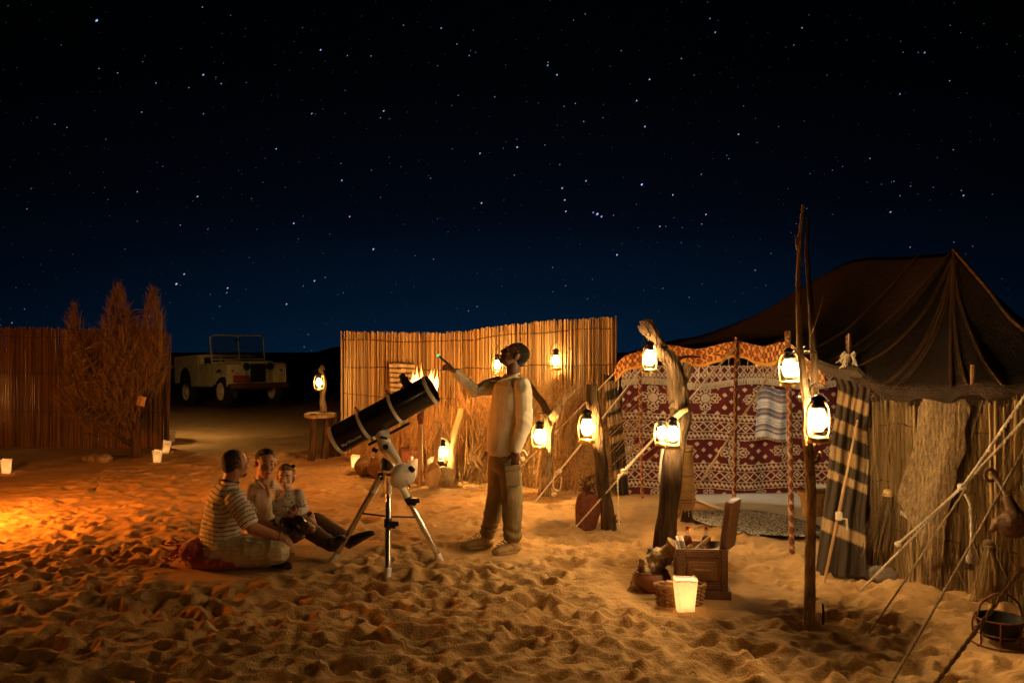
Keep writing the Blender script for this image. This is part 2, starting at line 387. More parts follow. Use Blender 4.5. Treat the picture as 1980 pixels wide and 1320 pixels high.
# ground rises slightly along the foot of the right reed wall
Z += .05*sstep(2.2, 2.9, X)*(1-sstep(5.8, 6.6, Y))*sstep(3, 4, Y)
def gz(x, y):
    i = int(np.clip(np.searchsorted(gx, x)-1, 0, len(gx)-2)); j = int(np.clip(np.searchsorted(gy, y)-1, 0, len(gy)-2))
    a = (x-gx[i])/(gx[i+1]-gx[i]); b = (y-gy[j])/(gy[j+1]-gy[j])
    return float((Z[j, i]*(1-a)+Z[j, i+1]*a)*(1-b)+(Z[j+1, i]*(1-a)+Z[j+1, i+1]*a)*b)
def GZ(px, py, dz=0):
    p = G(px, py); p.z = gz(p.x, p.y)+dz; return p
def flatten(x, y, r, z=None):
    i0, i1 = np.searchsorted(gx, [x-r*2, x+r*2]); j0, j1 = np.searchsorted(gy, [y-r*2, y+r*2])
    d = np.sqrt((X[j0:j1, i0:i1]-x)**2+(Y[j0:j1, i0:i1]-y)**2)/r; k = 1-sstep(.6, 1.7, d)
    zz = gz(x, y) if z is None else z
    Z[j0:j1, i0:i1] = Z[j0:j1, i0:i1]*(1-k)+zz*k
for q, r in (((430, 1095), .5), ((520, 1070), .55), ((600, 1060), .4), ((640, 1055), .35), ((1355, 1150), .5), ((1265, 1135), .35), ((1325, 1175), .15), ((930, 1068), .2), ((980, 1074), .2), ((1940, 1255), .2)):
    p = G(*q); flatten(p.x, p.y, r, 0.0)
gme = npmesh('sand_ground', np.stack([X, Y, Z], -1).reshape(-1, 3), gridfaces(len(gy), len(gx)))
struct(link('sand_ground', gme, sand_mat()))

# ------------------------------------------------------------------ stars: far bright points all over the sky
def stars():
    vs_, fs, cs = [], [], []
    def star(az, el, px, br, blue):
        R = 1500.0; d = np.array([math.sin(az)*math.cos(el), math.cos(az)*math.cos(el), math.sin(el)])
        c = d*R; r = px/FPX*R*.40; o = len(vs_)
        u = np.cross(d, [0, 0, 1]); u /= np.linalg.norm(u); v = np.cross(u, d)
        t = .5; ex = 1.35
        pts = [c+u*r, c-u*r, c+(v*math.cos(t)+u*math.sin(t))*r*ex, c-(v*math.cos(t)+u*math.sin(t))*r*ex, c+d*r, c-d*r]
        vs_.extend(pts)
        for a, b in ((0, 2), (2, 1), (1, 3), (3, 0)): fs.append((o+a, o+b, o+4)); fs.append((o+b, o+a, o+5))
        col = np.array([.55, .72, 1.0])*(1-blue)+np.array([.22, .38, 1.0])*blue
        cs.extend([col*br]*6)
    def at(px, py, size, br, blue):
        d = P(px, py, 1)-V((0, 0, CAMH)); d.normalize(); star(math.atan2(d.x, d.y), math.asin(d.z), size, br, blue)
    for q in [(187, 38, 4.6, 1.3, .8), (393, 143, 3.6, .9, .7), (620, 95, 3.4, .9, .6), (341, 547, 3.6, 1., .2), (722, 480, 3.6, 1., .5), (1000, 283, 3.6, .9, .6),
              (1241, 355, 4.2, 1.2, .5), (1155, 412, 4.6, 1.3, .7), (1163, 417, 3.6, 1., .6), (1147, 409, 3, .8, .6), (1094, 407, 3.4, .9, .6), (1092, 385, 3.4, 1., .7),
              (1087, 362, 3.2, .9, .5), (1133, 348, 3, .8, .4), (1193, 491, 3.6, 1., .6), (1247, 243, 3.2, .8, .4), (1256, 152, 3.2, .8, .4), (1301, 375, 3, .8, .4),
              (1077, 143, 3.2, .8, .3), (1059, 125, 3, .7, .3), (931, 391, 3.2, .9, .3), (928, 295, 3, .8, .3), (1231, 193, 3, .8, .5), (1383, 61, 2.8, .7, .4),
              (1551, 52, 2.6, .6, .4), (1788, 100, 2.8, .6, .5), (1740, 180, 2.6, .6, .5), (1863, 376, 3., .7, .5), (1722, 408, 3., .7, .2), (1428, 258, 3, .7, .3),
              (568, 430, 3.2, .9, .2), (676, 417, 3, .8, .3), (661, 347, 3, .8, .2), (382, 378, 3, .8, .5), (356, 528, 3, .8, .2), (440, 555, 3, .8, .2), (608, 541, 3, .8, .2),
              (554, 586, 3, .8, .2), (742, 213, 3, .8, .2), (603, 218, 2.8, .7, .5), (534, 286, 2.8, .7, .3), (1365, 413, 3, .8, .3), (1276, 436, 2.8, .7, .3), (853, 53, 2.8, .7, .5)]:
        at(*q)
    r2 = random.Random(5)
    for _ in range(13000):
        el = math.asin(r2.uniform(-.06, 1)); az = r2.uniform(-math.pi, math.pi); m = r2.random()**5
        dens = .6 if el > .35 else 1
        if r2.random() > dens: continue
        star(az, el, 1.25+1.1*m, .07+.5*m, r2.uniform(.1, .8))
    me = npmesh('stars', np.array(vs_), np.array(fs), np.array(cs), smooth=False)
    m = bpy.data.materials.new('starlight'); m.use_nodes = True; t = m.node_tree; t.nodes.clear()
    o = t.nodes.new('ShaderNodeOutputMaterial'); e = t.nodes.new('ShaderNodeEmission'); a = t.nodes.new('ShaderNodeAttribute'); a.attribute_name = 'Col'
    t.links.new(a.outputs['Color'], e.inputs[0]); e.inputs[1].default_value = .75; t.links.new(e.outputs[0], o.inputs[0]); m.cycles.emission_sampling = 'NONE'
    ob = struct(link('stars', me, m), 'stuff')
    tag(ob, 'bluish white stars scattered over the dark night sky', 'stars')
stars()

# ------------------------------------------------------------------ reed fences
def cane_variants(seg=6, n=6):
    out_ = []
    for k in range(7):
        mb = MB(); bx, by = random.uniform(-1, 1), random.uniform(-1, 1); pts, rs = [], []
        for i in range(seg+1):
            t = i/seg; pts.append((bx*.7*math.sin(t*math.pi)+random.uniform(-.12, .12), by*.7*math.sin(t*math.pi*1.3)+random.uniform(-.12, .12), t)); rs.append(random.uniform(.85, 1.05)*(1-.12*t))
        vs_ = [(q[0]+math.cos(2*math.pi*a/n)*r_, q[1]+math.sin(2*math.pi*a/n)*r_, q[2]) for q, r_ in zip(pts, rs) for a in range(n)]
        mb.add(vs_, [(i*n+a, i*n+(a+1) % n, (i+1)*n+(a+1) % n, (i+1)*n+a) for i in range(seg) for a in range(n)]+[tuple(seg*n+a for a in range(n))]); out_.append(mb.mesh('cane'))
    return out_
def path_at(path, s):
    d = [0]
    for a, b in zip(path, path[1:]): d.append(d[-1]+(b-a).to_2d().length)
    x = s*d[-1]
    for i in range(len(path)-1):
        if x <= d[i+1]+1e-9:
            t = (x-d[i])/max(d[i+1]-d[i], 1e-9); p = path[i].lerp(path[i+1], t); tg = (path[i+1]-path[i]).to_2d().normalized(); return p, tg
    return path[-1], (path[-1]-path[-2]).to_2d().normalized()
def reed_fence(root, path, n, r, mt, topjit, ties, back=1.0, lean=.012, tie_mt='tie', zmax=None):
    """path: points whose z is the top height there; the canes stand side by side along it"""
    o = V(root.location); var = cane_variants()
    for me in var: me.materials.append(mt)
    for k in range(n):
        s = (k+.5+random.uniform(-.3, .3))/n; p, tg = path_at(path, s); nrm = V((tg.y, -tg.x))
        z0 = gz(p.x, p.y)-.05; h = p.z-z0+random.uniform(-topjit, topjit*.6)
        c = link('cane', random.choice(var), None, root)
        off = random.uniform(-.012, .012); rr = r*random.uniform(.7, 1.25)
        c.location = V((p.x+nrm.x*off, p.y+nrm.y*off, z0))-o
        c.scale = (rr, rr, h); c.rotation_euler = (random.gauss(0, lean), random.gauss(0, lean), random.uniform(0, 6.3))
    mb = MB()
    for k in range(int(n*1.5*back)):
        p, tg = path_at(path, random.random()); nrm = V((tg.y, -tg.x)); z0 = gz(p.x, p.y)-.05; q = V((p.x-nrm.x*.03, p.y-nrm.y*.03))
        l = random.gauss(0, .025)
        mb.tube([(q.x, q.y, z0), (q.x+tg.x*l, q.y+tg.y*l, p.z-random.uniform(.01, .12))], r*random.uniform(.6, 1.1), 5)
    if mb.v: struct(mb.build('rear_canes', MT['cane_dark'], root), 'stuff')  # rear layer coloured darker, putting shade into the gaps between canes
    for hgt, w_ in ties:
        pts = []
        for i in range(int(n*1.2)):
            s = i/(n*1.2-1); p, tg = path_at(path, s); nrm = V((tg.y, -tg.x)); q = (.022+.008*math.sin(i*2.1))
            zz = hgt if hgt < 1.0 or zmax is None else hgt
            frac = hgt*(p.z-gz(p.x, p.y))+gz(p.x, p.y)
            pts.append((p.x+nrm.x*q, p.y+nrm.y*q, frac+.012*math.sin(s*23+hgt*40)+random.uniform(-.006, .006)))
        MB().tube(pts, w_, 5).build('tie_rope', MT[tie_mt], root)
# the tall reed screen behind the telescope
pp = [(660, 13.4, 640), (760, 12.9, 642), (850, 12.5, 643), (905, 12.45, 640), (935, 11.85, 634), (1000, 11.4, 626), (1060, 11.0, 620), (1130, 10.55, 616), (1190, 10.15, 612)]
main_path = [P(a, c, b) for a, b, c in pp]
fm = thing('reed_fence', 'tall golden reed screen behind the telescope and standing man', 'fence', (main_path[4].x, main_path[4].y, 0))
reed_fence(fm, main_path, 296, .0115, MT['cane'], .02, ((.93, .006), (.72, .006), (.5, .005), (.2, .005)), back=1.6, lean=.006)
# the dark reed wall at the left
left_path = [P(-220, 628, 15.0), P(60, 632, 14.9), P(325, 640, 14.8)]
fl = thing('reed_fence', 'dark brown reed wall behind the leafless desert bush', 'fence', (left_path[1].x, left_path[1].y, 0))
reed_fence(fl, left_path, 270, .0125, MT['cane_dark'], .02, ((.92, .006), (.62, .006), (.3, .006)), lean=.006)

# ------------------------------------------------------------------ brushwood and the desert bush
def brush(root, foot, top, n, spread, name='twigs', mt='straw', r=(.0022, .005), droop=.25):
    """foot: list of ground points, top: list of heights along it"""
    mb = MB()
    for _ in range(n):
        s = random.random(); p, tg = path_at(foot, s); nrm = V((tg.y, -tg.x)); h = np.interp(s, np.linspace(0, 1, len(top)), top)*random.uniform(.35, 1.08)
        d0 = random.gauss(0, .10)+.06; b = V((p.x+nrm.x*d0, p.y+nrm.y*d0, gz(p.x, p.y)-.03+random.random()**2*h*.35))
        a = random.gauss(0, spread); q = random.uniform(-.12, .35)*droop
        e = V((b.x+tg.x*a*h-nrm.x*.12, b.y+tg.y*a*h-nrm.y*.12, b.z+h*(1-.25*abs(a))-(b.z*.3)))
        cv_ = random.gauss(0, .10); m_ = b.lerp(e, .55)+V((tg.x*cv_+nrm.x*q, tg.y*cv_+nrm.y*q, random.uniform(-.03, .06)))
        rr = random.uniform(*r); mb.tube([b, m_, e], [rr, rr*.9, rr*.35], 3, cap=False)
    o = mb.build(name, MT[mt], root); struct(o, 'stuff'); return o
def foot(*q): return [P(a, HOR+CAMH*FPX/b, b) for a, b in q]
b1 = foot((700, 12.9), (760, 12.5), (830, 12.0), (880, 11.6))
t1 = thing('brushwood_heap', 'low dry brushwood along the reed screen behind the torch', 'brushwood', (b1[1].x, b1[1].y, 0), 'brushwood against the reed screen')
brush(t1, b1, [.25, .5, .85, .95], 1700, .4, r=(.0028, .006))
b2 = foot((868, 11.5), (905, 11.3), (950, 11.0), (1000, 10.7))
t2 = thing('brushwood_heap', 'thick golden brushwood heap behind the standing man', 'brushwood', (b2[1].x, b2[1].y, 0), 'brushwood against the reed screen')
brush(t2, b2, [.5, .95, 1.2, 1.2], 2300, .6, r=(.003, .0065))
b3 = foot((1010, 10.75), (1060, 10.6), (1110, 10.35), (1165, 10.15))
t3 = thing('brushwood_heap', 'tall brushwood leaning on the screen beside the forked pole', 'brushwood', (b3[1].x, b3[1].y, 0), 'brushwood against the reed screen')
brush(t3, b3, [1.15, 1.25, 1.2, .95], 2300, .42, r=(.003, .0065))

def bush():
    base = GZ(262, 885); t = thing('desert_bush', 'tall leafless desert bush in front of the dark reed wall', 'bush', base)
    tr = MB(); cr = MB(); Yb = base.y
    def q(px, py, d=0): return P(px, py, Yb+d)
    limbs = []
    def limb(pts, r0, r1):
        pts = [V(p) for p in pts]; n = len(pts); out_ = []
        for i in range(n-1):
            for k in range(4):
                u = k/4; p0 = pts[max(i-1, 0)]; p1 = pts[i]; p2 = pts[i+1]; p3 = pts[min(i+2, n-1)]
                out_.append(.5*((2*p1)+(p2-p0)*u+(2*p0-5*p1+4*p2-p3)*u*u+(3*p1-p0-3*p2+p3)*u**3)+V([random.gauss(0, .008) for _ in range(3)]))
        out_.append(pts[-1]); m = len(out_); tr.tube(out_, [r0+(r1-r0)*i/(m-1) for i in range(m)], 7); limbs.append((out_, r1))
    b = base-V((0, 0, .05))
    limb([b, q(262, 850), q(256, 830), q(240, 800, .2), q(210, 770, .3)], .085, .025)
    limb([q(262, 850), q(268, 815), q(262, 760, -.2), q(248, 690, -.2)], .06, .02)
    limb([q(262, 855), q(275, 810, .2), q(288, 740, .3), q(295, 660, .3)], .05, .016)
    limb([q(256, 860), q(230, 840, -.3), q(190, 815, -.5), q(150, 800, -.6)], .05, .014)
    limb([q(240, 800), q(200, 750, -.3), q(170, 690, -.4), q(150, 640, -.3)], .035, .012)
    limb([q(210, 770, .3), q(180, 740, .5), q(140, 720, .5)], .022, .01)
    limb([q(256, 830), q(235, 760, .1), q(225, 680, 0), q(228, 610, 0)], .04, .012)
    limb([q(230, 840, -.3), q(205, 845, -.5), q(160, 835, -.6)], .022, .008)
    limb([q(270, 800), q(300, 750, -.2), q(312, 690, -.3)], .03, .01)
    # plumes: (centre px, py, half width px, half height px, lean)
    plumes = [(228, 650, 36, 90, 0), (295, 640, 24, 75, .1), (144, 660, 20, 68, -.1), (185, 720, 60, 70, -.2), (262, 700, 50, 70, .05), (150, 770, 48, 45, -.5), (205, 790, 70, 45, -.3), (300, 700, 24, 60, .15), (240, 720, 45, 80, 0)]
    for (cx, cy, hw, hh, ln) in plumes:
        n = int(hw*hh*.36)
        for _ in range(n):
            v = random.uniform(-1, 1); wd = math.sqrt(max(0, 1-v*v)) if v < 0 else (1-v)**.7
            u = random.uniform(-1, 1)*wd; dz = random.gauss(0, .28)*wd
            p = q(cx+u*hw, cy-v*hh, dz); L_ = random.uniform(.07, .2)
            d = V((u*.35+ln+random.gauss(0, .3), random.gauss(0, .3), random.uniform(.6, 1.2))).normalized()
            m_ = p+d*L_*.5+V([random.gauss(0, .012) for _ in range(3)]); rr = random.uniform(.0018, .0045)
            cr.tube([p-d*L_*.4, m_, p+d*L_], [rr, rr*.8, rr*.3], 3, cap=False)
        for _ in range(int(n*.10)):       # thin boughs inside each plume
            v = random.uniform(-1, .6); u = random.uniform(-.8, .8)*math.sqrt(1-v*v); p = q(cx+u*hw, cy-v*hh, random.gauss(0, .2))
            L0 = min((min(((p-x).length, i) for i, x in enumerate(l[0]))+(l[0],) for l in limbs), key=lambda z: z[0]); s = L0[2][L0[1]]
            m_ = p.lerp(s, .5)+V([random.gauss(0, .04) for _ in range(3)])
            cr.tube([s, m_, p, p+(p-m_)*.5], [.009, .007, .005, .002], 4, cap=False)
    tr.build('trunk', MT['bark'], t); struct(cr.build('crown', MT['straw_dark'], t), 'stuff')
bush()
mb = MB()                     # broken straw trodden into the sand
for _ in range(520):
    if random.random() < .75: p, tg = path_at([V((q.x, q.y-.5, 0)) for q in b1+b2+b3], random.random()); x, y = p.x+random.gauss(0, .35), p.y-abs(random.gauss(0, .55))
    else: x, y = random.uniform(-3.5, 3), random.uniform(4.4, 9)
    a = random.uniform(0, 6.3); L_ = random.uniform(.03, .13); z = gz(x, y)+.006; x2, y2 = x+math.cos(a)*L_, y+math.sin(a)*L_
    mb.tube([(x, y, z), ((x+x2)/2, (y+y2)/2, max(z, gz(x2, y2))+.012), (x2, y2, gz(x2, y2)+.006)], random.uniform(.0015, .0032), 3)
struct(tag(mb.build('straw_litter', MT['straw'], None), 'bits of broken straw scattered on the sand', 'straw'), 'stuff')
# ------------------------------------------------------------------ the goat-hair tent
def crom(pts, n):
    pts = [V(p) for p in pts]; m = len(pts); out_ = []
    for k in range(n):
        x = k/(n-1)*(m-1); i = min(int(x), m-2); u = x-i
        p0, p1, p2, p3 = pts[max(i-1, 0)], pts[i], pts[i+1], pts[min(i+2, m-1)]
        out_.append(.5*((2*p1)+(p2-p0)*u+(2*p0-5*p1+4*p2-p3)*u*u+(3*p1-p0-3*p2+p3)*u**3))
    return out_
tent = thing('goat_hair_tent', 'large dark goat hair tent with open front held up by poles', 'tent', (3.2, 8.2, 0))
eave_f = [(1180, 728, 9.9), (1205, 692, 9.7), (1240, 680, 9.5), (1290, 668, 9.1), (1350, 675, 8.55), (1420, 661, 7.95), (1475, 670, 7.5), (1525, 664, 7.1), (1580, 708, 6.75), (1640, 700, 6.4)]
EF = crom([P(*q) for q in eave_f], 73)
up_f = [(1183, 722, 10.2), (1215, 684, 10.3), (1290, 661, 10.3), (1350, 650, 10.2), (1400, 634, 10.1), (1480, 600, 9.8), (1570, 545, 9.4), (1655, 503, 9.0), (1750, 497, 8.3), (1845, 490, 7.6)]
UF = crom([P(*q) for q in up_f], 73)
eave_r = [(1640, 700, 6.4), (1690, 742, 6.2), (1760, 752, 5.95), (1830, 752, 5.7), (1893, 744, 5.5), (1960, 748, 5.35), (2050, 740, 5.2), (2160, 720, 5.1)]
ER = crom([P(*q) for q in eave_r], 61)
R2 = P(1845, 490, 7.6)
up_r = [P(1845, 490, 7.6)]*5+[P(1905, 560, 6.9), P(1975, 640, 6.2), P(2120, 700, 5.6)]
UR = crom(up_r, 61)
def surf(E, U, sag, ns=26, wrk=.012, seed=0):
    A = np.zeros((ns, len(E), 3))
    for j, (e, u) in enumerate(zip(E, U)):
        for i in range(ns):
            s = i/(ns-1); p = e.lerp(u, s); p.z -= sag*math.sin(math.pi*s)*(e-u).length
            A[i, j] = p
    A[..., 2] += wrk*fbm(A*2.2+seed, 3)*np.sin(np.linspace(0, 1, ns)*math.pi)[:, None]
    return A
SF = surf(EF, UF, .05); SR = surf(ER, UR, .055, seed=5)
sheet('roof', SF, MT['tent'], tent, thick=.012)
sheet('roof', SR, MT['tent'], tent, thick=.012)
back = [V((p.x+1.2, p.y+2.4, 1.25)) for p in UF]; backr = [V((p.x+2.2, p.y+1.2, 1.25)) for p in UR]
sheet('roof', surf([V(p) for p in back], UF, .03), MT['tent'], tent, thick=.012)
sheet('roof', surf(backr, UR, .03), MT['tent'], tent, thick=.012)
# hanging lip of the roof along the right eave
lip = np.zeros((6, len(ER), 3))
for j, e in enumerate(ER):
    for i in range(6): lip[i, j] = (e.x-.02*math.sin(j*.7)*i/5, e.y-.012*i/5, e.z-.075*i/5*(1+.25*math.sin(j*.55)))
sheet('roof_lip', lip, MT['tent'], tent, thick=.01)
# sewn seams running up to the peak
def seam(A, ci, c1):
    pts = []; n = A.shape[0]
    for i in range(n):
        j = ci+(c1-ci)*i/(n-1); j0 = int(min(max(j, 0), A.shape[1]-2)); a = j-j0
        p = V(A[i, j0])*(1-a)+V(A[i, j0+1])*a; pts.append(p+V((-.006, -.014, .012)))
    mb = MB().tube(pts, .006, 5)
    for k in range(2, n-1):
        d = (pts[k]-pts[k-1]); 
        for q in range(4):
            c = pts[k-1]+d*(q/4); mb.tube([c+V((.022, -.003, .0)), c-V((.022, .003, .01))], .0035, 3)
    mb.build('seam', MT['leather'], tent)
for a, b in ((11, 20), (14, 22), (27, 25), (31, 27), (40, 31), (3, 10)): seam(SR, a, b)
for a, b in ((60, 66), (66, 71)): seam(SF, a, b)
MB().tube([p+V((0, -.02, .015)) for p in UR[33:]], .018, 6).build('ridge_rope', MT['leather'], tent)
# tent poles bound with patterned braid
def braid_col(p, base=(.15, .042, .02), line=(.42, .28, .15), f=24, z0=0):
    a = np.arctan2(p[:, 1]-p[:, 1].mean(), p[:, 0]-p[:, 0].mean())/math.pi; zz = p[:, 2]*f
    k = (np.abs(((zz+a*2) % 2)-1) < .16) | (np.abs(((zz-a*2) % 2)-1) < .16)
    c = np.where(k[:, None], np.array(line), np.array(base)); return c
def pole_mesh(b, t_, r, n=14, rings=150):
    b, t_ = V(b), V(t_); a, c = frame(t_-b); A = np.zeros((rings, n+1, 3))
    for i in range(rings):
        p = b.lerp(t_, i/(rings-1)); rr = r*(1+.05*math.sin(i*.31))
        for k in range(n+1):
            q = 2*math.pi*k/n; A[i, k] = p+a*math.cos(q)*rr+c*math.sin(q)*rr
    return A
for (bx, by, tx, ty, r, Yt) in ((1242, 962, 1236, 676, .019, 9.65), (1418, 1033, 1424, 652, .0185, 7.85), (1532, 1078, 1523, 640, .0225, 6.95), (1640, 1080, 1641, 648, .022, 6.85)):
    b = G(bx, by); b.z = -.1; t_ = P(tx, ty, Yt)
    A = pole_mesh(b, t_, r); f = A.reshape(-1, 3); cols = braid_col(f-np.array([b.x, b.y, 0])*1.0, f=18 if r > .027 else 22)
    sheet('pole', A, MT['cloth'], tent, cols=cols.reshape(A.shape), thick=0)
MB().tube([P(1641, 720, 6.4), P(1641, 645, 6.4)], .009, 6).build('pole_tip', MT['wood'], tent)
mb = MB()
for k in range(26):
    a = random.uniform(0, 6.28); c = P(1641, 690, 6.37); q = c+V((math.cos(a)*.05, math.sin(a)*.04, random.uniform(-.06, .05)))
    mb.tube([c+V((math.cos(a)*.02, math.sin(a)*.02, .02)), q, q+V((random.gauss(0, .02), random.gauss(0, .02), -.03))], .006, 4)
mb.build('rag_tie', MT['rope'], tent)
b = P(1880, 752, 5.56); MB().tube([b, P(1881, 705, 5.55)], .014, 6).build('pole_tip', MT['wood'], tent)

# valance under the front eave: ochre and dark diamonds
def valance():
    n = len(EF)-8; H = 24; A = np.zeros((H, n*3, 3)); C = np.zeros((H, n*3, 3)); E = crom(EF[4:len(EF)-6], n*3); s = 0
    for j in range(n*3):
        if j: s += (E[j]-E[j-1]).length
        drop = .165+.015*math.sin(s*5); ph = math.sin(s*17)*.012
        for i in range(H):
            v = i/(H-1); A[i, j] = (E[j].x-.01+ph*v, E[j].y-.03-ph*.5*v-.015*v, E[j].z+.005-drop*v)
            z = v*drop
            if v > .86: c = (.55, .30, .07)
            else:
                a = ((s*15+z*12) % 1); b_ = ((s*15-z*12) % 1); line = max(abs(a-.5), abs(b_-.5)) > .38
                big = (math.floor(s*15+z*12)+math.floor(s*15-z*12)) % 3 == 0
                c = (.09, .025, .015) if line else ((.30, .10, .04) if big else (.62, .33, .09))
            C[i, j] = c
    o = sheet('valance', A, MT['cloth'], tent, cols=C, thick=.006)
    mb = MB()
    for j in range(4, n*3-3, 7):
        p = V(A[H-1, j]); L_ = random.uniform(.06, .13); mb.tube([p, p+V((random.gauss(0, .006), -.005, -L_*.5)), p+V((random.gauss(0, .01), 0, -L_))], .0035, 4)
    struct(mb.build('valance_strings', MT['rope'], tent), 'stuff')
valance()

# ------------------------------------------------------------------ the red patterned wall carpet
MAR, CRM, DRK = np.array([.115, .016, .014]), np.array([.60, .47, .31]), np.array([.05, .01, .01])
def medallion(dx, dy, R):
    r = np.hypot(dx, dy)/R; t = np.arctan2(dy, dx)
    edge = .80+.15*np.cos(4*t)+.05*np.cos(16*t); inside = r < edge
    def lobe(k, off, rc, a, b_):      # k drop shaped holes on a ring
        tt = (t-off+math.pi/k) % (2*math.pi/k)-math.pi/k
        return (((r-rc)/a)**2+(tt*r/b_)**2) < 1
    hole = lobe(8, math.pi/8, .50, .14, .055) | lobe(8, 0, .60, .12, .07) | lobe(16, math.pi/16, .74, .06, .045) | lobe(4, 0, .84, .07, .04)
    line = (np.abs(r-.34) < .028) | (np.abs(r-(edge-.11)) < .025)
    vein = (r > .05) & (r < .34) & (np.abs(np.sin(4*t)) < .16*(.34-r)/.3+.02)
    return inside & ~hole & ~line & ~vein
def carpet_pattern(x, z):
    C = np.broadcast_to(MAR, x.shape+(3,)).copy(); cream = np.zeros(x.shape, bool)
    def field(z0, z1, off):
        k = (z >= z0) & (z < z1); zc = (z0+z1)/2; sp = .62
        dm = np.abs(((x-off+sp/2) % sp)-sp/2); ddx = ((x-off+sp/2) % sp)-sp/2
        med = medallion(ddx, (z-zc)*1.12, .185)
        gx_, gz_ = .16, .145
        a = ((x/gx_+z/gz_) % 1)-.5; b = ((x/gx_-z/gz_) % 1)-.5
        small = (np.abs(a) < .19) & (np.abs(b) < .19) & (np.hypot(ddx, (z-zc)*1.12) > .185)
        return k & (med | small)
    def border(z0, z1):
        k = (z >= z0) & (z < z1); v = (z-z0)/(z1-z0); s = np.zeros_like(k)
        for c in (.15, .85):
            q = (v-c)/.12; s |= (np.abs(q) < 1) & ((np.abs(q-.35*np.sin(x*130)) < .52) & (np.abs(np.sin(x*65)) > .16))
        s |= (np.abs(v-.01) < .02) | (np.abs(v-.99) < .02) | (np.abs(v-.3) < .016) | (np.abs(v-.7) < .016)
        l = np.abs(v-.5) < .17; u = (v-.5)/.34
        a = ((x*10+u) % 1); b = ((x*10-u) % 1)
        lat = (np.minimum(np.minimum(a, 1-a), np.minimum(b, 1-b)) < .09)
        dm = (np.abs(((x*10) % 1)-.5)+np.abs(u) < .22) & ((np.floor(x*10) % 2) == 0)
        s |= l & (lat | dm)
        return k & s
    for f in ((.93, 1.30, .36), (.355, .635, .07), (-.25, .055, .40)): cream |= field(*f)
    for b in ((.635, .93), (.055, .355)): cream |= border(*b)
    C[cream] = CRM
    return C
def carpet():
    Yc = 10.02; x0, x1 = P(1203, 700, Yc).x, P(1700, 700, Yc).x
    nx, nz = int((x1-x0)/.0055), int(1.5/.0055)
    xs = np.linspace(x0, x1, nx); zs = np.linspace(-.02, 1.48, nz); XX, ZZ = np.meshgrid(xs, zs)
    wob = .012*np.sin(XX*3.1)+.01*np.sin(XX*7+1)
    A = np.stack([XX, Yc+.018*np.sin(XX*9+ZZ*.7)+.012*np.sin(XX*21+2)+.02*fbm(np.stack([XX*2, ZZ*2, 0*XX], -1), 2), ZZ], -1)
    C = carpet_pattern(XX-x0, ZZ+wob)
    o = sheet('wall_carpet', A, MT['cloth'], None, cols=C, thick=.006, org=(x0+.8, Yc, 0))
    tag(o, 'maroon carpet wall with cream medallions and diamonds inside the tent', 'carpet')
    # upper lattice strip with a cream fringe, hung in scallops over it
    Yc -= .07; xs = np.linspace(x0-.02, x1, 420); H = 60; A = np.zeros((H, 420, 3)); C = np.zeros((H, 420, 3))
    low = 1.27+.035*np.abs(np.sin((xs-x0)*2.5+.9))+.02*np.sin(xs*5)
    for i in range(H):
        v = i/(H-1); z = 1.50*(1-v)+low*v
        A[i] = np.stack([xs, Yc+.014*np.sin(xs*14)*v+.0*xs, z], -1)
        x = xs-x0; zz = (1.5-z)
        a = ((x*11+zz*9) % 1); b_ = ((x*11-zz*9) % 1); lat = np.minimum(np.minimum(a, 1-a), np.minimum(b_, 1-b_)) < .10
        dm = (np.abs(a-.5) < .24) & (np.abs(b_-.5) < .24) & ((np.floor(x*11+zz*9)+np.floor(x*11-zz*9)) % 2 == 0)
        C[i] = np.where((lat | dm)[:, None], CRM, MAR)
        if v > .84: C[i] = CRM*.95
    st = thing('wall_strip', 'upper lattice patterned carpet strip with cream fringe under the eave', 'carpet', (x0+.8, Yc, 1.3))
    sheet('strip', A, MT['cloth'], st, cols=C, thick=.006)
    mb = MB()
    for i in range(0, 420):
        for _ in range(2):
            p = V(A[H-1, i])+V((random.gauss(0, .002), -.006, .035)); mb.tube([p, p+V((random.gauss(0, .004), -.008, -.05)), p+V((random.gauss(0, .006), -.004, -.075))], .0028, 3, cap=False)
    struct(mb.build('fringe', MT['rope'], st), 'stuff')
carpet()
# tent side behind the right curtain and rear: plain dark cloth
bw = np.array([[[x, y, z] for (x, y) in ((4.25, 10.0), (5.2, 9.2), (5.6, 8.0), (5.5, 6.6))] for z in (-.05, .7, 1.5)], float)
sheet('side_wall', bw, MT['brownwool'], tent, thick=.01)

# ------------------------------------------------------------------ striped curtains
def curtain(label, Lf, Rf, ytop, ybot, stripes, slant, fold, dep, nu=70, nv=220, base=(.045, .031, .018), band=(.33, .215, .105), rnd=0):
    """Lf, Rf: edge x (photo px) at heights v; real distance dep(u,v)"""
    A = np.zeros((nv, nu, 3)); C = np.zeros((nv, nu, 3))
    for i in range(nv):
        v = i/(nv-1); py = ytop+(ybot-ytop)*v
        l, r = np.interp(py, *Lf), np.interp(py, *Rf)
        for j in range(nu):
            u = j/(nu-1); Yd = dep(u, v)+fold*math.sin(u*15+v*2.5+rnd)*(.3+.7*v)+fold*.6*math.sin(u*31+v*6)
            p = P(l+(r-l)*u, py+(8*u if v < .05 else 0), Yd); A[i, j] = p
            yy = py-slant(u, v); c = base
            for a, b_ in stripes:
                if a <= yy <= b_: c = band
                elif min(abs(yy-a), abs(yy-b_)) < 2.2 and int(u*46) % 2 == 0: c = band
            C[i, j] = c
    A[..., 2] = np.maximum(A[..., 2], -.02)
    o = sheet('striped_curtain', A, MT['cloth'], None, cols=C, thick=.01, org=(A[-1, nu//2, 0], A[-1, nu//2, 1], 0))
    return tag(o, label, 'curtain', 'striped wool curtains at the tent corners')
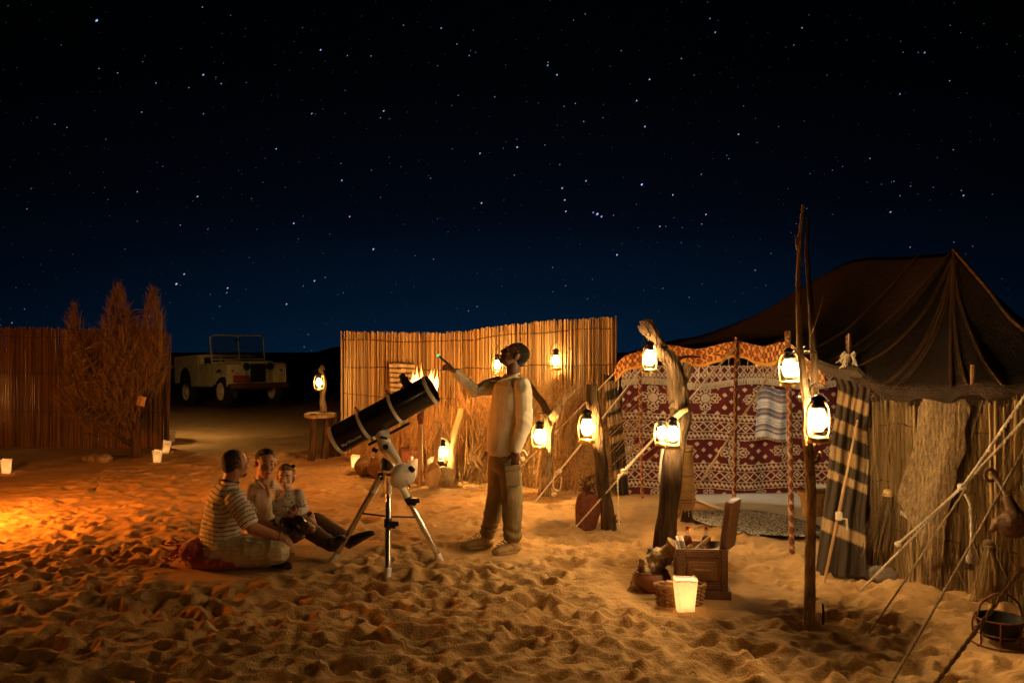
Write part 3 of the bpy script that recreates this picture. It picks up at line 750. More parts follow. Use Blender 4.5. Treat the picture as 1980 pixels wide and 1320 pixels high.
curtain('narrow dark wool curtain with cream stripes beside the reed screen', ([700, 760, 955], [1166, 1170, 1190]), ([700, 760, 955], [1192, 1197, 1216]), 722, 957,
        [(742, 756), (778, 797), (808, 825), (848, 858), (912, 926)], lambda u, v: -10*u, .018, lambda u, v: 9.9, 40, 160)
def cl_dep(u, v): return 6.55-.28*u+.10*math.sin(v*4)
curtain('wide brown wool curtain with cream stripes beside the right reed wall', ([690, 750, 850, 930, 1010, 1112], [1600, 1622, 1608, 1600, 1590, 1576]), ([690, 750, 830, 900, 1000, 1112], [1672, 1684, 1676, 1680, 1672, 1676]), 722, 1114,
        [(756, 777), (808, 829), (860, 884), (908, 921), (1001, 1022)], lambda u, v: 24*u+14*u*v, .03, cl_dep)
# the curtain's dark upper fold, tied round the corner pole
mb = MB()
for k in range(9):
    t = k/8; mb.tube([P(1580+t*12, 700+t*14, 6.6), P(1612+t*26, 712+t*16, 6.42), P(1660+t*22, 716+t*20, 6.3)], .03, 6)
tag(mb.build('gathered_cloth', MT['brownwool'], None, org=P(1640, 725, 6.4)), 'brown cloth gathered around the tent corner pole', 'cloth')

# ------------------------------------------------------------------ striped towel, mats, rug
def towel():
    nu, nv = 44, 90; A = np.zeros((nv, nu, 3)); C = np.zeros((nv, nu, 3)); BL, WH, TN = (.17, .17, .22), (.66, .64, .60), (.42, .33, .27)
    st = [(0, .08, BL), (.10, .17, BL), (.17, .22, TN), (.22, .26, BL), (.33, .34, BL), (.38, .39, BL), (.44, .49, BL), (.49, .53, TN), (.53, .59, BL), (.66, .67, BL), (.71, .72, BL), (.76, .80, BL), (.80, .84, TN), (.86, .9, BL)]
    for i in range(nv):
        v = i/(nv-1)
        for j in range(nu):
            u = j/(nu-1); py = 748+v*98+4*u*(1-v)-3*math.sin(u*6); p = P(1463+62*u+2*math.sin(v*5), py, 9.88+.02*math.sin(u*14+v)+.012*math.sin(u*5)); A[i, j] = p
            vv = v+.012*math.sin(u*7); c = WH
            for a, b_, q in st:
                if a <= vv < b_: c = q
            C[i, j] = c
    t = thing('striped_towel', 'white and blue striped towel hanging on the red carpet', 'towel', P(1495, 848, 9.88))
    sheet('cloth', A, MT['cloth'], t, cols=C, thick=.005)
    mb = MB()
    for j in range(0, nu, 2):
        p = V(A[-1, j]); mb.tube([p, p+V((random.gauss(0, .004), 0, -.035))], .004, 4)
    struct(mb.build('fringe', MT['rope'], t), 'stuff')
towel()
def floor_sheet(name, pts, mt, z, label, cat, edge=None, n=60, wav=.008):
    pts = [V(p) for p in pts]; cx = sum((p for p in pts), V((0, 0, 0)))/len(pts)
    ring = crom(pts+[pts[0]], n*2)[:-1]; K = 14; vs_, fs = [], []
    for k in range(K+1):
        for p in ring:
            q = cx.lerp(p, k/K); vs_.append((q.x, q.y, max(z, gz(q.x, q.y)+.006)+wav*vn(np.array([[q.x*4, q.y*4, z*50]]))[0]))
    m = len(ring)
    for k in range(K):
        for i in range(m): fs.append((k*m+i, k*m+(i+1) % m, (k+1)*m+(i+1) % m, (k+1)*m+i))
    mb = MB().add(vs_, fs); o = mb.build(name, mt, None, org=(cx.x, cx.y, z)); md = o.modifiers.new('t', 'SOLIDIFY'); md.thickness = .014; md.offset = 1
    return tag(o, label, cat)
def g(px, py): return G(px, py)
floor_sheet('floor_mat', [g(1322, 960), g(1450, 958), g(1620, 958), g(1660, 985), g(1610, 1040), g(1500, 1015), g(1400, 990)], MT['matw'], .012, 'pale smooth floor mat along the red carpet wall', 'mat')
def rug_mat():
    m = M('speckled_rug', (.30, .28, .25), .95, .2, 12, .9, 120, dist=.012); t = m.node_tree; N = t.nodes; L = t.links
    v = N.new('ShaderNodeTexVoronoi'); v.inputs['Scale'].default_value = 75; tc = [n for n in N if n.type == 'TEX_COORD'][0]; L.new(tc.outputs['Object'], v.inputs['Vector'])
    cr = N.new('ShaderNodeValToRGB'); cr.color_ramp.interpolation = 'CONSTANT'; cr.color_ramp.elements[0].color = (.05, .05, .05, 1); cr.color_ramp.elements[1].position = .42; cr.color_ramp.elements[1].color = (.50, .48, .44, 1)
    sx = N.new('ShaderNodeSeparateColor'); L.new(v.outputs['Color'], sx.inputs[0]); L.new(sx.outputs[0], cr.inputs[0]); L.new(cr.outputs[0], N['Principled BSDF'].inputs['Base Color'])
    return m
rugp = [g(1322, 998), g(1372, 994), g(1470, 996), g(1580, 1022), g(1575, 1042), g(1500, 1041), g(1440, 1040), g(1390, 1027), g(1345, 1012)]
rug = floor_sheet('shaggy_rug', rugp, rug_mat(), .03, 'speckled black and white rug on the sand at the tent mouth', 'rug')

# ------------------------------------------------------------------ reed wall right of the curtain
pr = [(1668, 6.5, 776), (1740, 6.2, 772), (1800, 5.95, 778), (1870, 5.72, 782), (1940, 5.45, 780), (2060, 5.05, 776)]
right_path = [P(a, c, b) for a, b, c in pr]
fr = thing('reed_fence', 'pale straw reed wall under the tent eave with sacking hung on it', 'fence', (right_path[2].x, right_path[2].y, 0))
reed_fence(fr, right_path, 105, .0105, MT['cane_pale'], .05, ((.86, .005), (.55, .005), (.27, .005)), back=2.0, lean=.022)
mb = MB()
for _ in range(520):     # loose straws among the canes
    p, tg = path_at(right_path, random.random()); n_ = V((tg.y, -tg.x)); h = random.uniform(.25, 1.0); z0 = random.uniform(0, .95); l = random.gauss(0, .09)
    a = V((p.x+n_.x*.02, p.y+n_.y*.02, z0)); e = V((p.x+tg.x*l+n_.x*.03, p.y+tg.y*l+n_.y*.03, min(z0+h, p.z+random.uniform(-.02, .05))))
    mb.tube([a, a.lerp(e, .5)+V((n_.x*.015, n_.y*.015, 0)), e], random.uniform(.0018, .0045), 3)
struct(mb.build('loose_straws', MT['cane_pale'], fr), 'stuff')
def on_fence(px, py, off=.035):
    """point in front of the right reed wall along that sight line"""
    best = None
    for k in range(400):
        p, tg = path_at(right_path, k/399); q = abs((p.x/p.y)*FPX+990-px)
        if best is None or q < best[0]: best = (q, p, tg)
    p, tg = best[1], best[2]; n_ = V((tg.y, -tg.x)); w_ = P(px, py, p.y); return w_+V((n_.x*off, n_.y*off, 0))
def sacking():
    t = thing('sackcloth', 'coarse tan sackcloth draped over the right reed wall', 'cloth', on_fence(1800, 1050))
    nu, nv = 60, 120; A = np.zeros((nv, nu, 3))
    Lx = ([770, 790, 860, 920, 960, 1000, 1030, 1120], [1802, 1790, 1782, 1762, 1752, 1776, 1795, 1812]); Rx = ([770, 790, 830, 870, 900, 960, 1020, 1120], [1880, 1894, 1882, 1888, 1872, 1852, 1838, 1826])
    for i in range(nv):
        py = 770+350*i/(nv-1); l, r = np.interp(py, *Lx), np.interp(py, *Rx)
        for j in range(nu):
            u = j/(nu-1); px = l+(r-l)*u
            q = on_fence_fast(px); n_ = q[1]; w_ = P(px, py, q[0].y); off = .075+.014*math.sin(u*9+i*.03)+.02*math.sin(u*4-i*.05)
            A[i, j] = w_+V((n_.x*off, n_.y*off, 0))
    sheet('cloth', A, MT['sack'], t, thick=.006)
    mb = MB()
    for k in range(22):
        u = k/21; px, py = 1752+u*42, 985+u*30; p = on_fence(px, py, .05); mb.tube([p, p+V((random.gauss(0, .004), 0, -.03))], .004, 4)
    struct(mb.build('fringe', MT['rope'], t), 'stuff')
_fx = []
for k in range(400):
    p, tg = path_at(right_path, k/399); _fx.append(((p.x/p.y)*FPX+990, p, V((tg.y, -tg.x))))
def on_fence_fast(px):
    i = int(np.clip(np.searchsorted([q[0] for q in _fx[::8]], px)*8, 0, 399)); return _fx[i][1], _fx[i][2]
sacking()
def tassel(px, py0, py1, wpx, lean, label):
    top = on_fence(px, py0, .06); t = thing('straw_tassel', label, 'tassel', top, 'straw tassels tied on the right reed wall'); mb = MB(); k0 = MB().ell(top, (.035, .03, .025))
    k0.torus(top+V((0, 0, -.02)), .03, .01)
    for _ in range(150):
        a = random.gauss(0, .5); L_ = (py1-py0)/FPX*top.y*random.uniform(.55, 1.05)
        s = top+V((random.gauss(0, .014), random.gauss(0, .012), -.01)); e = top+V((a*wpx/FPX*top.y+lean*L_, -.02+random.gauss(0, .02), -L_))
        m_ = s.lerp(e, .5)+V((a*.02, -.02, -.01)); mb.tube([s, m_, e], random.uniform(.0018, .0032), 3, cap=False)
    k0.build('knot', MT['cane_pale'], t); struct(mb.build('strands', MT['cane_pale'], t), 'stuff')
tassel(1728, 950, 1068, 26, -.18, 'frayed straw tassel tied on the reed wall beside the striped curtain')
tassel(1925, 1048, 1172, 24, -.12, 'long straw tassel hanging under the leather pouch')
# ------------------------------------------------------------------ branches used as posts
def branch(mb, pts, rs, n=10, knob=.10, sub=4):
    n = int(n*1.6); pts = crom(pts, (len(pts)-1)*sub*3+1); rr = list(np.interp(np.linspace(0, 1, len(pts)), np.linspace(0, 1, len(rs)), rs))
    L_ = sum((a-b).length for a, b in zip(pts, pts[1:])); off = np.array([random.random()*9 for _ in range(3)])
    w1 = vn(np.stack([np.linspace(0, L_*5, len(pts)), np.full(len(pts), off[0]), np.zeros(len(pts))], -1)); w2 = vn(np.stack([np.linspace(0, L_*5, len(pts)), np.full(len(pts), off[1]), np.ones(len(pts))], -1))
    pts = [p+V((a*r*.35, b*r*.3, 0)) for p, r, a, b in zip(pts, rr, w1, w2)]
    m0 = len(mb.v); mb.tube(pts, rr, n)
    for i, p in enumerate(pts):        # furrowed bark and knots
        for k in range(n):
            v = V(mb.v[m0+i*n+k]); d = v-p; a = 2*math.pi*k/n; s_ = i/len(pts)*L_
            g = vn(np.array([[math.cos(a)*2.6+off[0], math.sin(a)*2.6+off[1], s_*7+off[2]]]))[0]; h = 1-abs(vn(np.array([[math.cos(a)*5+off[1], math.sin(a)*5+off[0], s_*3.5]]))[0])
            mb.v[m0+i*n+k] = tuple(p+d*(1+.16*g+.16*(h-.6)))
    return mb
def px(lst, Yd): return [P(a, b, Yd+(c[0] if c else 0)) for a, b, *c in lst]
Yp = GY(1212)
t = thing('pole', 'tall twin trunk wooden pole standing in the sand near the striped curtain', 'pole', GZ(1565, 1212))
branch(MB(), px([(1565, 1222), (1566, 1100), (1567, 1000), (1563, 850), (1555, 750), (1547, 650), (1544, 560), (1545, 480), (1553, 396)], Yp), [.033, .031, .030, .030, .023, .018, .015, .013, .009]).build('trunk', MT['bark_pale'], t)
branch(MB(), px([(1572, 860, .05), (1575, 760, .06), (1574, 690, .06), (1567, 600, .05), (1561, 500, .04), (1562, 420, .03)], Yp), [.022, .023, .021, .018, .014, .008]).build('trunk', MT['bark'], t)
mb = MB(); branch(mb, px([(1546, 500), (1540, 470), (1538, 455)], Yp), [.01, .008, .004], 6); mb.build('twig', MT['bark_pale'], t); mb = MB(); branch(mb, px([(1568, 650, .05), (1585, 600, 0), (1592, 572, 0)], Yp), [.005, .003, .002], 5); mb.build('twig', MT['bark_pale'], t); mb = MB(); branch(mb, px([(1567, 900), (1582, 888), (1586, 872)], Yp), [.016, .012, .006], 7)
mb.build('twig', MT['bark_pale'], t)
mb = MB()
for z_ in (680, 768): MB().torus(P(1562, z_, Yp+.03), .05, .006, rotm('X', 8), 18, 6).build('binding', MT['rope'], t)
t = thing('stick', 'short dark stick stuck in the sand beside the twin trunk pole', 'stick', GZ(1590, 1215))
p = GZ(1590, 1215); branch(MB(), [p-V((0, 0, .05)), p+V((.005, 0, .06)), p+V((.0, 0, .12))], [.008, .007, .004], 6).build('wood', MT['bark'], t)
Yk = GY(1079)
t = thing('gnarled_post', 'gnarled forked tree trunk post behind the wooden chest', 'post', GZ(1288, 1079))
branch(MB(), px([(1288, 1092), (1289, 1000), (1299, 905), (1309, 830), (1308, 760), (1294, 700), (1268, 668), (1250, 618)], Yk), [.096, .083, .08, .078, .085, .066, .058, .05], 14).build('trunk', MT['bark'], t)
mb = MB(); branch(mb, px([(1304, 755), (1322, 728), (1332, 705)], Yk), [.07, .05, .045], 9); mb.build('branch', MT['bark'], t); mb = MB(); branch(mb, px([(1262, 650), (1244, 638), (1238, 628)], Yk), [.035, .028, .02], 8); mb.build('branch', MT['bark'], t); mb = MB()
branch(mb, px([(1305, 700), (1322, 690, .1), (1352, 690, .2)], Yk), [.02, .012, .006], 6); mb.build('branch', MT['bark'], t); mb = MB(); branch(mb, px([(1306, 815, -.06), (1316, 780, -.06), (1322, 748, -.08)], Yk), [.03, .02, .012], 8); mb.build('branch', MT['bark'], t)
mb = MB(); branch(mb, px([(1296, 838, -.07), (1302, 812, -.1), (1316, 798, -.12), (1330, 792, -.12)], Yk), [.03, .026, .022, .012], 8); mb.build('branch', MT['bark_pale'], t)
Yf = GY(962)
t = thing('forked_pole', 'pale Y shaped branch pole in front of the tall brushwood', 'post', GZ(1052, 962))
branch(MB(), px([(1053, 972), (1054, 920), (1058, 870), (1064, 822), (1070, 800), (1088, 775), (1120, 744)], Yf), [.075, .07, .066, .06, .055, .046, .03], 12).build('trunk', MT['bark_pale'], t)
branch(MB(), px([(1064, 822), (1052, 785), (1038, 762), (1022, 738)], Yf), [.05, .042, .036, .028], 10).build('branch', MT['bark'], t)
Yq = GY(1022)
t = thing('post', 'leaning rough bark post with a bright lantern beside the rusty can', 'post', GZ(1176, 1022))
branch(MB(), px([(1177, 1032), (1172, 965), (1163, 890), (1152, 830), (1146, 780), (1144, 742)], Yq), [.068, .062, .058, .056, .06, .05], 12).build('trunk', MT['bark'], t)
mb = MB()
for k in range(60):
    p = P(1140+random.uniform(-12, 16), 938+random.uniform(-16, 18), Yq-.05); mb.tube([p, p+V((random.gauss(0, .05), random.gauss(0, .03), random.uniform(-.02, .07)))], .004, 3)
mb.build('twigs', MT['bark'], t); mb = MB()
for k in range(16):
    p = P(1178+random.uniform(-4, 12), 1008+random.uniform(-8, 10), Yq-.05); mb.tube([p, p+V((random.gauss(0, .03), -.02, random.uniform(0, .07)))], .006, 4)
mb.build('twigs', MT['bark'], t)

# rusty can standing against that post
def can():
    b = GZ(1137, 1021); t = thing('rusty_can', 'rusty flat sided metal can leaning against the bark post', 'can', b)
    prof = [(-.115, 0), (.055, 0), (.115, .20), (.125, .30), (.06, .385), (-.03, .40), (-.10, .35), (-.12, .25)]
    c0 = V((b.x, b.y, b.z-.03)); mb = MB(); n = len(prof); vs_ = [c0+V((x, y, z)) for y in (-.05, .05) for x, z in prof]
    mb.add(vs_, [tuple(range(n)), tuple(range(2*n-1, n-1, -1))]+[(i, i+n, (i+1) % n+n, (i+1) % n) for i in range(n)]); mb.build('body', MT['rust'], t, bevel=.018, smooth=True)
    MB().tube([c0+V((-.02, 0, .38)), c0+V((-.005, 0, .45))], [.035, .03], 12).build('neck', MT['rust'], t)
can()

# ------------------------------------------------------------------ ropes
def rope(pts, r=.006, mt='rope', name='guy_rope', label='', sag=.01, n=40, twist=True, group=None):
    a, b = V(pts[0]), V(pts[-1]); path = []
    if len(pts) == 2:
        L_ = (b-a).length
        for i in range(n):
            s = i/(n-1); q = a.lerp(b, s); q.z -= sag*L_*math.sin(math.pi*s)*.5; path.append(q)
    else: path = crom(pts, n)
    m = max(n, int(sum((q-w_).length for q, w_ in zip(path, path[1:]))/(r*1.15))); path = crom(path, min(m, 800)) if twist else path
    mb = MB()
    if twist:      # two strands laid round each other
        for ph in (0, math.pi):
            vs_ = []
            for i, q in enumerate(path):
                d = (path[min(i+1, len(path)-1)]-path[max(i-1, 0)]); u, w_ = frame(d); t_ = i*.95+ph; vs_.append(q+u*math.cos(t_)*r*.5+w_*math.sin(t_)*r*.5)
            mb.tube(vs_, r*.62, 5)
    else: mb.tube(path, r, 6)
    return mb
def ropething(label, segs, knots=(), group='guy ropes of the tent', base=None):
    b = base or V(segs[0][0][-1]); t = thing('guy_rope', label, 'rope', b, group)
    for pts, r, mt in segs: rope(pts, r, mt).build('strand', MT[mt], t)
    for c, r, mt in knots:
        mb = MB()
        r *= .7
        for k in range(5): mb.torus(V(c)+V([random.gauss(0, r*.4) for _ in range(3)]), r, r*.42, rotm('X', random.uniform(0, 180)) @ rotm('Z', random.uniform(0, 180)), 12, 6)
        mb.build('knot', MT[mt], t)
    return t
def dbl(a, b, d=.02, r=.0065, mt='rope'): return [([a, b], r, mt), ([V(a)+V((d, 0, d*1.2)), V(b)+V((d*.2, 0, .0))], r, mt)]
e1, g1 = P(1205, 704, 9.75), GZ(968, 938)
ropething('double white guy rope passing behind the forked pole to the sand', dbl(e1, g1, .03)+[([P(1010, 888, 10.2), P(1004, 878, 10.15), P(1012, 870, 10.1), P(1020, 880, 10.1)], .007, 'rope')], [(P(1012, 886, 10.2), .02, 'rope')], base=g1)
e2, g2 = P(1258, 690, 9.2), GZ(1032, 979)
k2 = e2.lerp(g2, .78)
ropething('double white guy rope running behind the leaning bark post', [([e2, k2], .0065, 'rope'), ([e2+V((.03, 0, .04)), k2+V((.01, 0, .02))], .0065, 'rope'), ([k2, g2], .0075, 'rope'), ([k2, k2+V((-.05, -.02, -.02)), k2+V((-.07, -.03, -.16)), k2+V((-.0, -.02, -.20)), k2+V((.02, -.02, -.06))], .007, 'rope')], [(k2, .022, 'rope'), (k2+V((-.06, -.02, -.24)), .02, 'rope')], base=g2)
e3, g3 = P(1428, 662, 7.9), GZ(1114, 1023)
k3 = e3.lerp(g3, .70)
ropething('long white guy rope from the tent eave crossing before the rusty can', [([e3, k3], .0075, 'rope'), ([e3+V((.03, 0, .02)), k3+V((.01, 0, .03))], .0075, 'rope'), ([k3, g3], .0085, 'rope'), ([k3+V((-.0, -.02, 0)), k3+V((-.06, -.02, -.05)), V((k3.x-.06, k3.y-.02, .3)), V((k3.x-.05, k3.y-.02, .0))], .008, 'rope')], [(k3, .026, 'rope')], base=g3)
e4, g4 = P(1503, 700, 7.05), GZ(1272, 1052)
ropething('brown double guy rope with dark tassels crossing the red carpet', dbl(e4, g4, .028, .0075, 'rope_brown'), [(e4.lerp(g4, .78), .02, 'rope_brown')], base=g4)
mb = MB(); c4 = e4.lerp(g4, .78)
for k in range(3):
    q = c4+V((.03*k, -.02, -.01)); 
    for _ in range(26): mb.tube([q, q+V((random.gauss(0, .012), random.gauss(0, .012), -.12))], .003, 3)
tag(mb.build('tassel', MT['brownwool'], None, org=c4), 'dark wool tassels hanging from the brown guy rope', 'tassel')
# ropes at the right edge
a6, g6 = P(1995, 745, 4.75), GZ(1664, 1140); k6 = P(1862, 940, 5.35)
ropething('thick white double rope from the tent to the sand by the reed wall', [([a6, k6], .0095, 'rope'), ([P(1990, 800, 4.95), k6], .009, 'rope'), ([k6, P(1735, 1052, 5.72)], .0085, 'rope'), ([k6+V((.01, 0, .02)), g6], .0085, 'rope')], [(k6, .022, 'rope'), (P(1735, 1052, 5.72), .02, 'rope')], base=g6)
g7 = GZ(1680, 1228)
ropething('thin twisted rope slanting from the white rope knot to the sand', [([k6+V((0, -.02, -.02)), g7], .0065, 'rope_brown')], base=g7)
ropething('twisted rope slanting in front of the pale reed wall', [([P(1990, 850, 4.9), P(1722, 1322, 4.15)], .0075, 'rope_brown')])
ropething('dark thick rope slanting above the wire basket', [([P(2060, 985, 3.35), P(1770, 1372, 3.3)], .009, 'rope_brown')])
h0 = P(1866, 955, 5.3)
t = thing('hanging_rope', 'white rope end with a frayed tuft hanging before the reed wall', 'rope', h0)
rope([h0, P(1876, 980, 5.3), P(1878, 1040, 5.3), P(1872, 1078, 5.3)], .009).build('strand', MT['rope'], t)
mb = MB()
for k in range(5): mb.torus(P(1874, 1072+k*3, 5.3), .014, .006, rotm('X', 10*k), 12, 6)
mb.build('knot', MT['rope'], t)
mb = MB(); q = P(1874, 1086, 5.3)
for _ in range(60): mb.tube([q, q+V((random.gauss(0, .014), random.gauss(0, .014), -random.uniform(.02, .05)))], .0025, 3)
mb.build('frayed_end', MT['tie'], t)
# leaning stick against the curtain
t = thing('leaning_stick', 'thin straight wooden stick leaning on the striped curtain', 'stick', GZ(1590, 1134))
MB().tube([GZ(1590, 1134)-V((0, 0, .03)), P(1622, 990, 6.02), P(1658, 812, 6.12)], [.011, .011, .007], 8).build('shaft', MT['woodpale'], t)
mb = MB(); q = P(1622, 1002, 6.0)
for k in range(4): mb.torus(q+V((0, 0, .012*k)), .018, .008, rotm('X', 15), 12, 6)
mb.tube([q+V((.01, 0, 0)), q+V((.05, -.01, .0)), q+V((.055, -.01, -.08))], .008, 5); mb.build('knot', MT['rope'], t)

# ------------------------------------------------------------------ hurricane lanterns
def lantern_proto():
    t = thing('hurricane_lantern', 'x', 'lantern')
    mb = MB(); mb.lathe([(.068, 0), (.072, .006), (.072, .028), (.060, .040), (.030, .048), (.030, .060), (.036, .062), (.036, .072), (.022, .076)], 24); mb.build('fuel_tank', MT['brass'], t)
    mb = MB()
    for s in (-1, 1): mb.tube(crom([(s*.060, 0, .03), (s*.078, 0, .06), (s*.082, 0, .14), (s*.076, 0, .21), (s*.05, 0, .25), (s*.02, 0, .262)], 22), .0065, 8)
    mb.build('side_tube', MT['brass'], t)
    MB().lathe([(.030, .074), (.040, .088), (.054, .115), (.056, .14), (.050, .17), (.038, .20), (.033, .215)], 24, cap=False).build('glass_globe', MT['glass'], t)
    mb = MB()
    for a in range(2): mb.torus((0, 0, .14), .060, .0016, rotm('X', 90+(-1)**a*22), 28, 5)
    mb.torus((0, 0, .13), .058, .0016, None, 28, 5); mb.build('wire_guard', MT['black'], t)
    MB().lathe([(.036, .213), (.044, .222), (.044, .232), (.034, .238), (.032, .262), (.046, .268), (.040, .282), (.016, .296), (.006, .300)], 22).build('chimney_cap', MT['black'], t)
    MB().tube(crom([(-.078, 0, .2), (-.085, 0, .27), (-.05, 0, .35), (0, 0, .375), (.05, 0, .35), (.085, 0, .27), (.078, 0, .2)], 28), .0026, 6).build('bail_handle', MT['black'], t)
    MB().lathe([(.002, .076), (.017, .09), (.021, .115), (.016, .145), (.007, .17), (.001, .185)], 12).build('flame', MT['flame'], t)
    ld = bpy.data.lights.new('lamp_light', 'POINT'); ld.shadow_soft_size = .02; lo = bpy.data.objects.new('lamp_light', ld); COL.objects.link(lo); lo.parent = t; lo.location = (0, 0, .125)
    return t
LP = lantern_proto(); first = [True]
WARM, NEUT = (1.0, .59, .21), (1.0, .66, .31)
def lantern(pxc, pyc, Yd, h, power, col, label, rz=0, tilt=0, group='lit hurricane lanterns'):
    """px of the flame centre, distance, body height in m"""
    o = LP if first[0] else copytree(LP); first[0] = False; k = h/.30
    o.scale = (k, k, k); p = P(pxc, pyc, Yd); o.location = (p.x, p.y, p.z-.13*k); o.rotation_euler = (math.radians(tilt), 0, math.radians(rz)); tag(o, label, 'lantern', group)
    for c in o.children:
        if c.type == 'LIGHT': c.data.energy = power*PW; c.data.color = col; c.data.shadow_soft_size = .025*k
    return o
lantern(617, 740, 12.86, .27, 26, WARM, 'lantern hanging on the driftwood post above the small log table', 20)
lantern(962, 706, 11.35, .27, 13, WARM, 'lantern on the reed screen beside the standing man\'s face', -10)
lantern(1075, 698, 10.75, .28, 17, WARM, 'lantern hung alone high on the reed screen', 25)
lantern(856, 875, 10.75, .30, 30, WARM, 'lantern standing on a stump among brushwood and sacks', 10)
lantern(1043, 845, 9.62, .33, 66, WARM, 'lantern hanging on the pale Y shaped pole', -20)
lantern(1135, 828, 7.92, .32, 72, WARM, 'lantern hanging on the leaning bark post', 15)
lantern(1256, 694, 6.74, .26, 40, NEUT, 'lantern on the top fork of the gnarled trunk', 30)
lantern(1280, 838, 6.72, .22, 20, NEUT, 'smaller left lantern of the pair on the gnarled trunk', 0)
lantern(1301, 840, 6.62, .25, 34, NEUT, 'larger right lantern of the pair on the gnarled trunk', 30)
lantern(1526, 714, 5.45, .245, 44, NEUT, 'brass lantern hanging left of the twin trunk pole above the towel', 0)
lantern(1545, 716, 5.62, .20, 18, NEUT, 'smaller lantern close behind the brass one at the twin trunk pole', 40)
lantern(1470, 690, 8.45, .22, 60, (1, .82, .58), 'lantern hung inside the tent under the roof behind the valance', 0)
lantern(178, 756, 15.55, .28, 26, WARM, 'lantern hanging behind the dark reed wall, glimpsed through its gaps', 0)
lantern(296, 700, 15.7, .28, 120, (1, .66, .26), 'lantern on the rear side of the dark reed wall facing the car', 0)
lantern(-30, 770, 14.6, .28, 4, WARM, 'lantern hanging at the far end of the dark reed wall', 0)
lantern(1582, 815, 5.08, .285, 52, NEUT, 'large lantern hanging on the near side of the twin trunk pole', 15)
mb = MB()
for (a, b_), hl in zip(((P(1526, 690, 5.45), P(1552, 668, 5.28)), (P(1545, 694, 5.6), P(1556, 668, 5.3)), (P(1582, 752, 5.08), P(1570, 742, 5.2)), (P(1256, 652, 6.74), P(1262, 640, 6.85)), (P(1290, 790, 6.68), P(1304, 776, 6.85)),
             (P(1135, 776, 7.92), P(1146, 770, 8.05)), (P(1043, 798, 9.62), P(1062, 806, 9.75)), (P(617, 712, 12.86), P(623, 708, 12.95)), (P(962, 672, 11.35), P(962, 668, 11.7)), (P(1075, 662, 10.75), P(1075, 660, 10.95))), ['left of the twin trunk pole', 'close behind the brass one at the pole', 'on the near side of the twin pole', 'on the top fork of the gnarled trunk', 'pair low on the gnarled trunk', 'on the leaning bark post', 'on the pale Y shaped pole', 'on the driftwood post', "beside the standing man's face", 'alone high on the reed screen']):
    h_ = MB().tube([a, a.lerp(b_, .5)+V((0, 0, .02)), b_], .004, 5); o = h_.build('hook', MT['black'], None, org=b_); tag(o, 'iron wire hook holding the lantern '+hl, 'hook', 'wire hooks of the lanterns')

# ------------------------------------------------------------------ paper bag lanterns
def bag_proto(lit=True):
    t = thing('paper_lantern', 'x', 'lantern'); n = 32; A = np.zeros((14, n+1, 3))
    for i in range(14):
        v = i/13; wx, wy = .062+.024*v, .045+.014*v
        for k in range(n+1):
            a = 2*math.pi*k/n; ca, sa = math.cos(a), math.sin(a); e = .32
            x = wx*math.copysign(abs(ca)**e, ca); y = wy*math.copysign(abs(sa)**e, sa)
            z = v*.26*(1+(.03*math.sin(3*a+1)+.03*math.sin(a) if v > .9 else 0)); A[i, k] = (x*(1+.02*math.sin(6*a+v*4)), y*(1+.03*math.sin(5*a-v*5)), z)
    sheet('paper_sides', A, MT['paper'], t, thick=.0015)
    MB().box((0, 0, .004), (.115, .085, .008)).build('base', MT['paper'], t)
    mb = MB(); mb.lathe([(.028, .008), (.03, .05), (.028, .052)], 16); mb.build('candle', MT['shirt_white'], t)
    MB().lathe([(.002, .052), (.009, .064), (.007, .08), (.001, .1)], 10).build('flame', MT['flame'], t)
    ld = bpy.data.lights.new('candle_light', 'POINT'); lo = bpy.data.objects.new('candle_light', ld); COL.objects.link(lo); lo.parent = t; lo.location = (0, 0, .10); ld.shadow_soft_size = .015
    return t
BP = bag_proto(); bfirst = [True]
def bag(pxb, pyb, h, power, label, rz=0, tilt=0):
    o = BP if bfirst[0] else copytree(BP); bfirst[0] = False; k = h/.26; p = GZ(pxb, pyb); o.location = p-V((0, 0, .01)); o.scale = (k, k, k); o.rotation_euler = (math.radians(tilt*.2), math.radians(tilt), math.radians(rz)); tag(o, label, 'lantern', 'white paper bag lanterns on the sand')
    for c in list(o.children):
        if c.type == 'LIGHT':
            if power: c.data.energy = power*PW; c.data.color = (1, .58, .24)
            else: bpy.data.objects.remove(c)
        elif not power and c.name.startswith('flame'): bpy.data.objects.remove(c)
    return o
bag(1325, 1180, .22, 1.3, 'glowing paper bag lantern in front of the wicker basket', 8)
bag(12, 914, .20, 1.5, 'glowing paper lantern alone on the sand left of the desert bush', 10)
bag(304, 895, .19, 1.5, 'glowing paper lantern at the foot of the desert bush', -8)
bag(320, 876, .20, 1.0, 'dim tilted paper lantern beside the dark reed wall corner', 20, 8)
bag(332, 850, .19, 0, 'unlit grey paper lantern beyond the dark reed wall corner', 30)
bag(687, 905, .185, .5, 'pale paper lantern left of the pots under the telescope', -12)

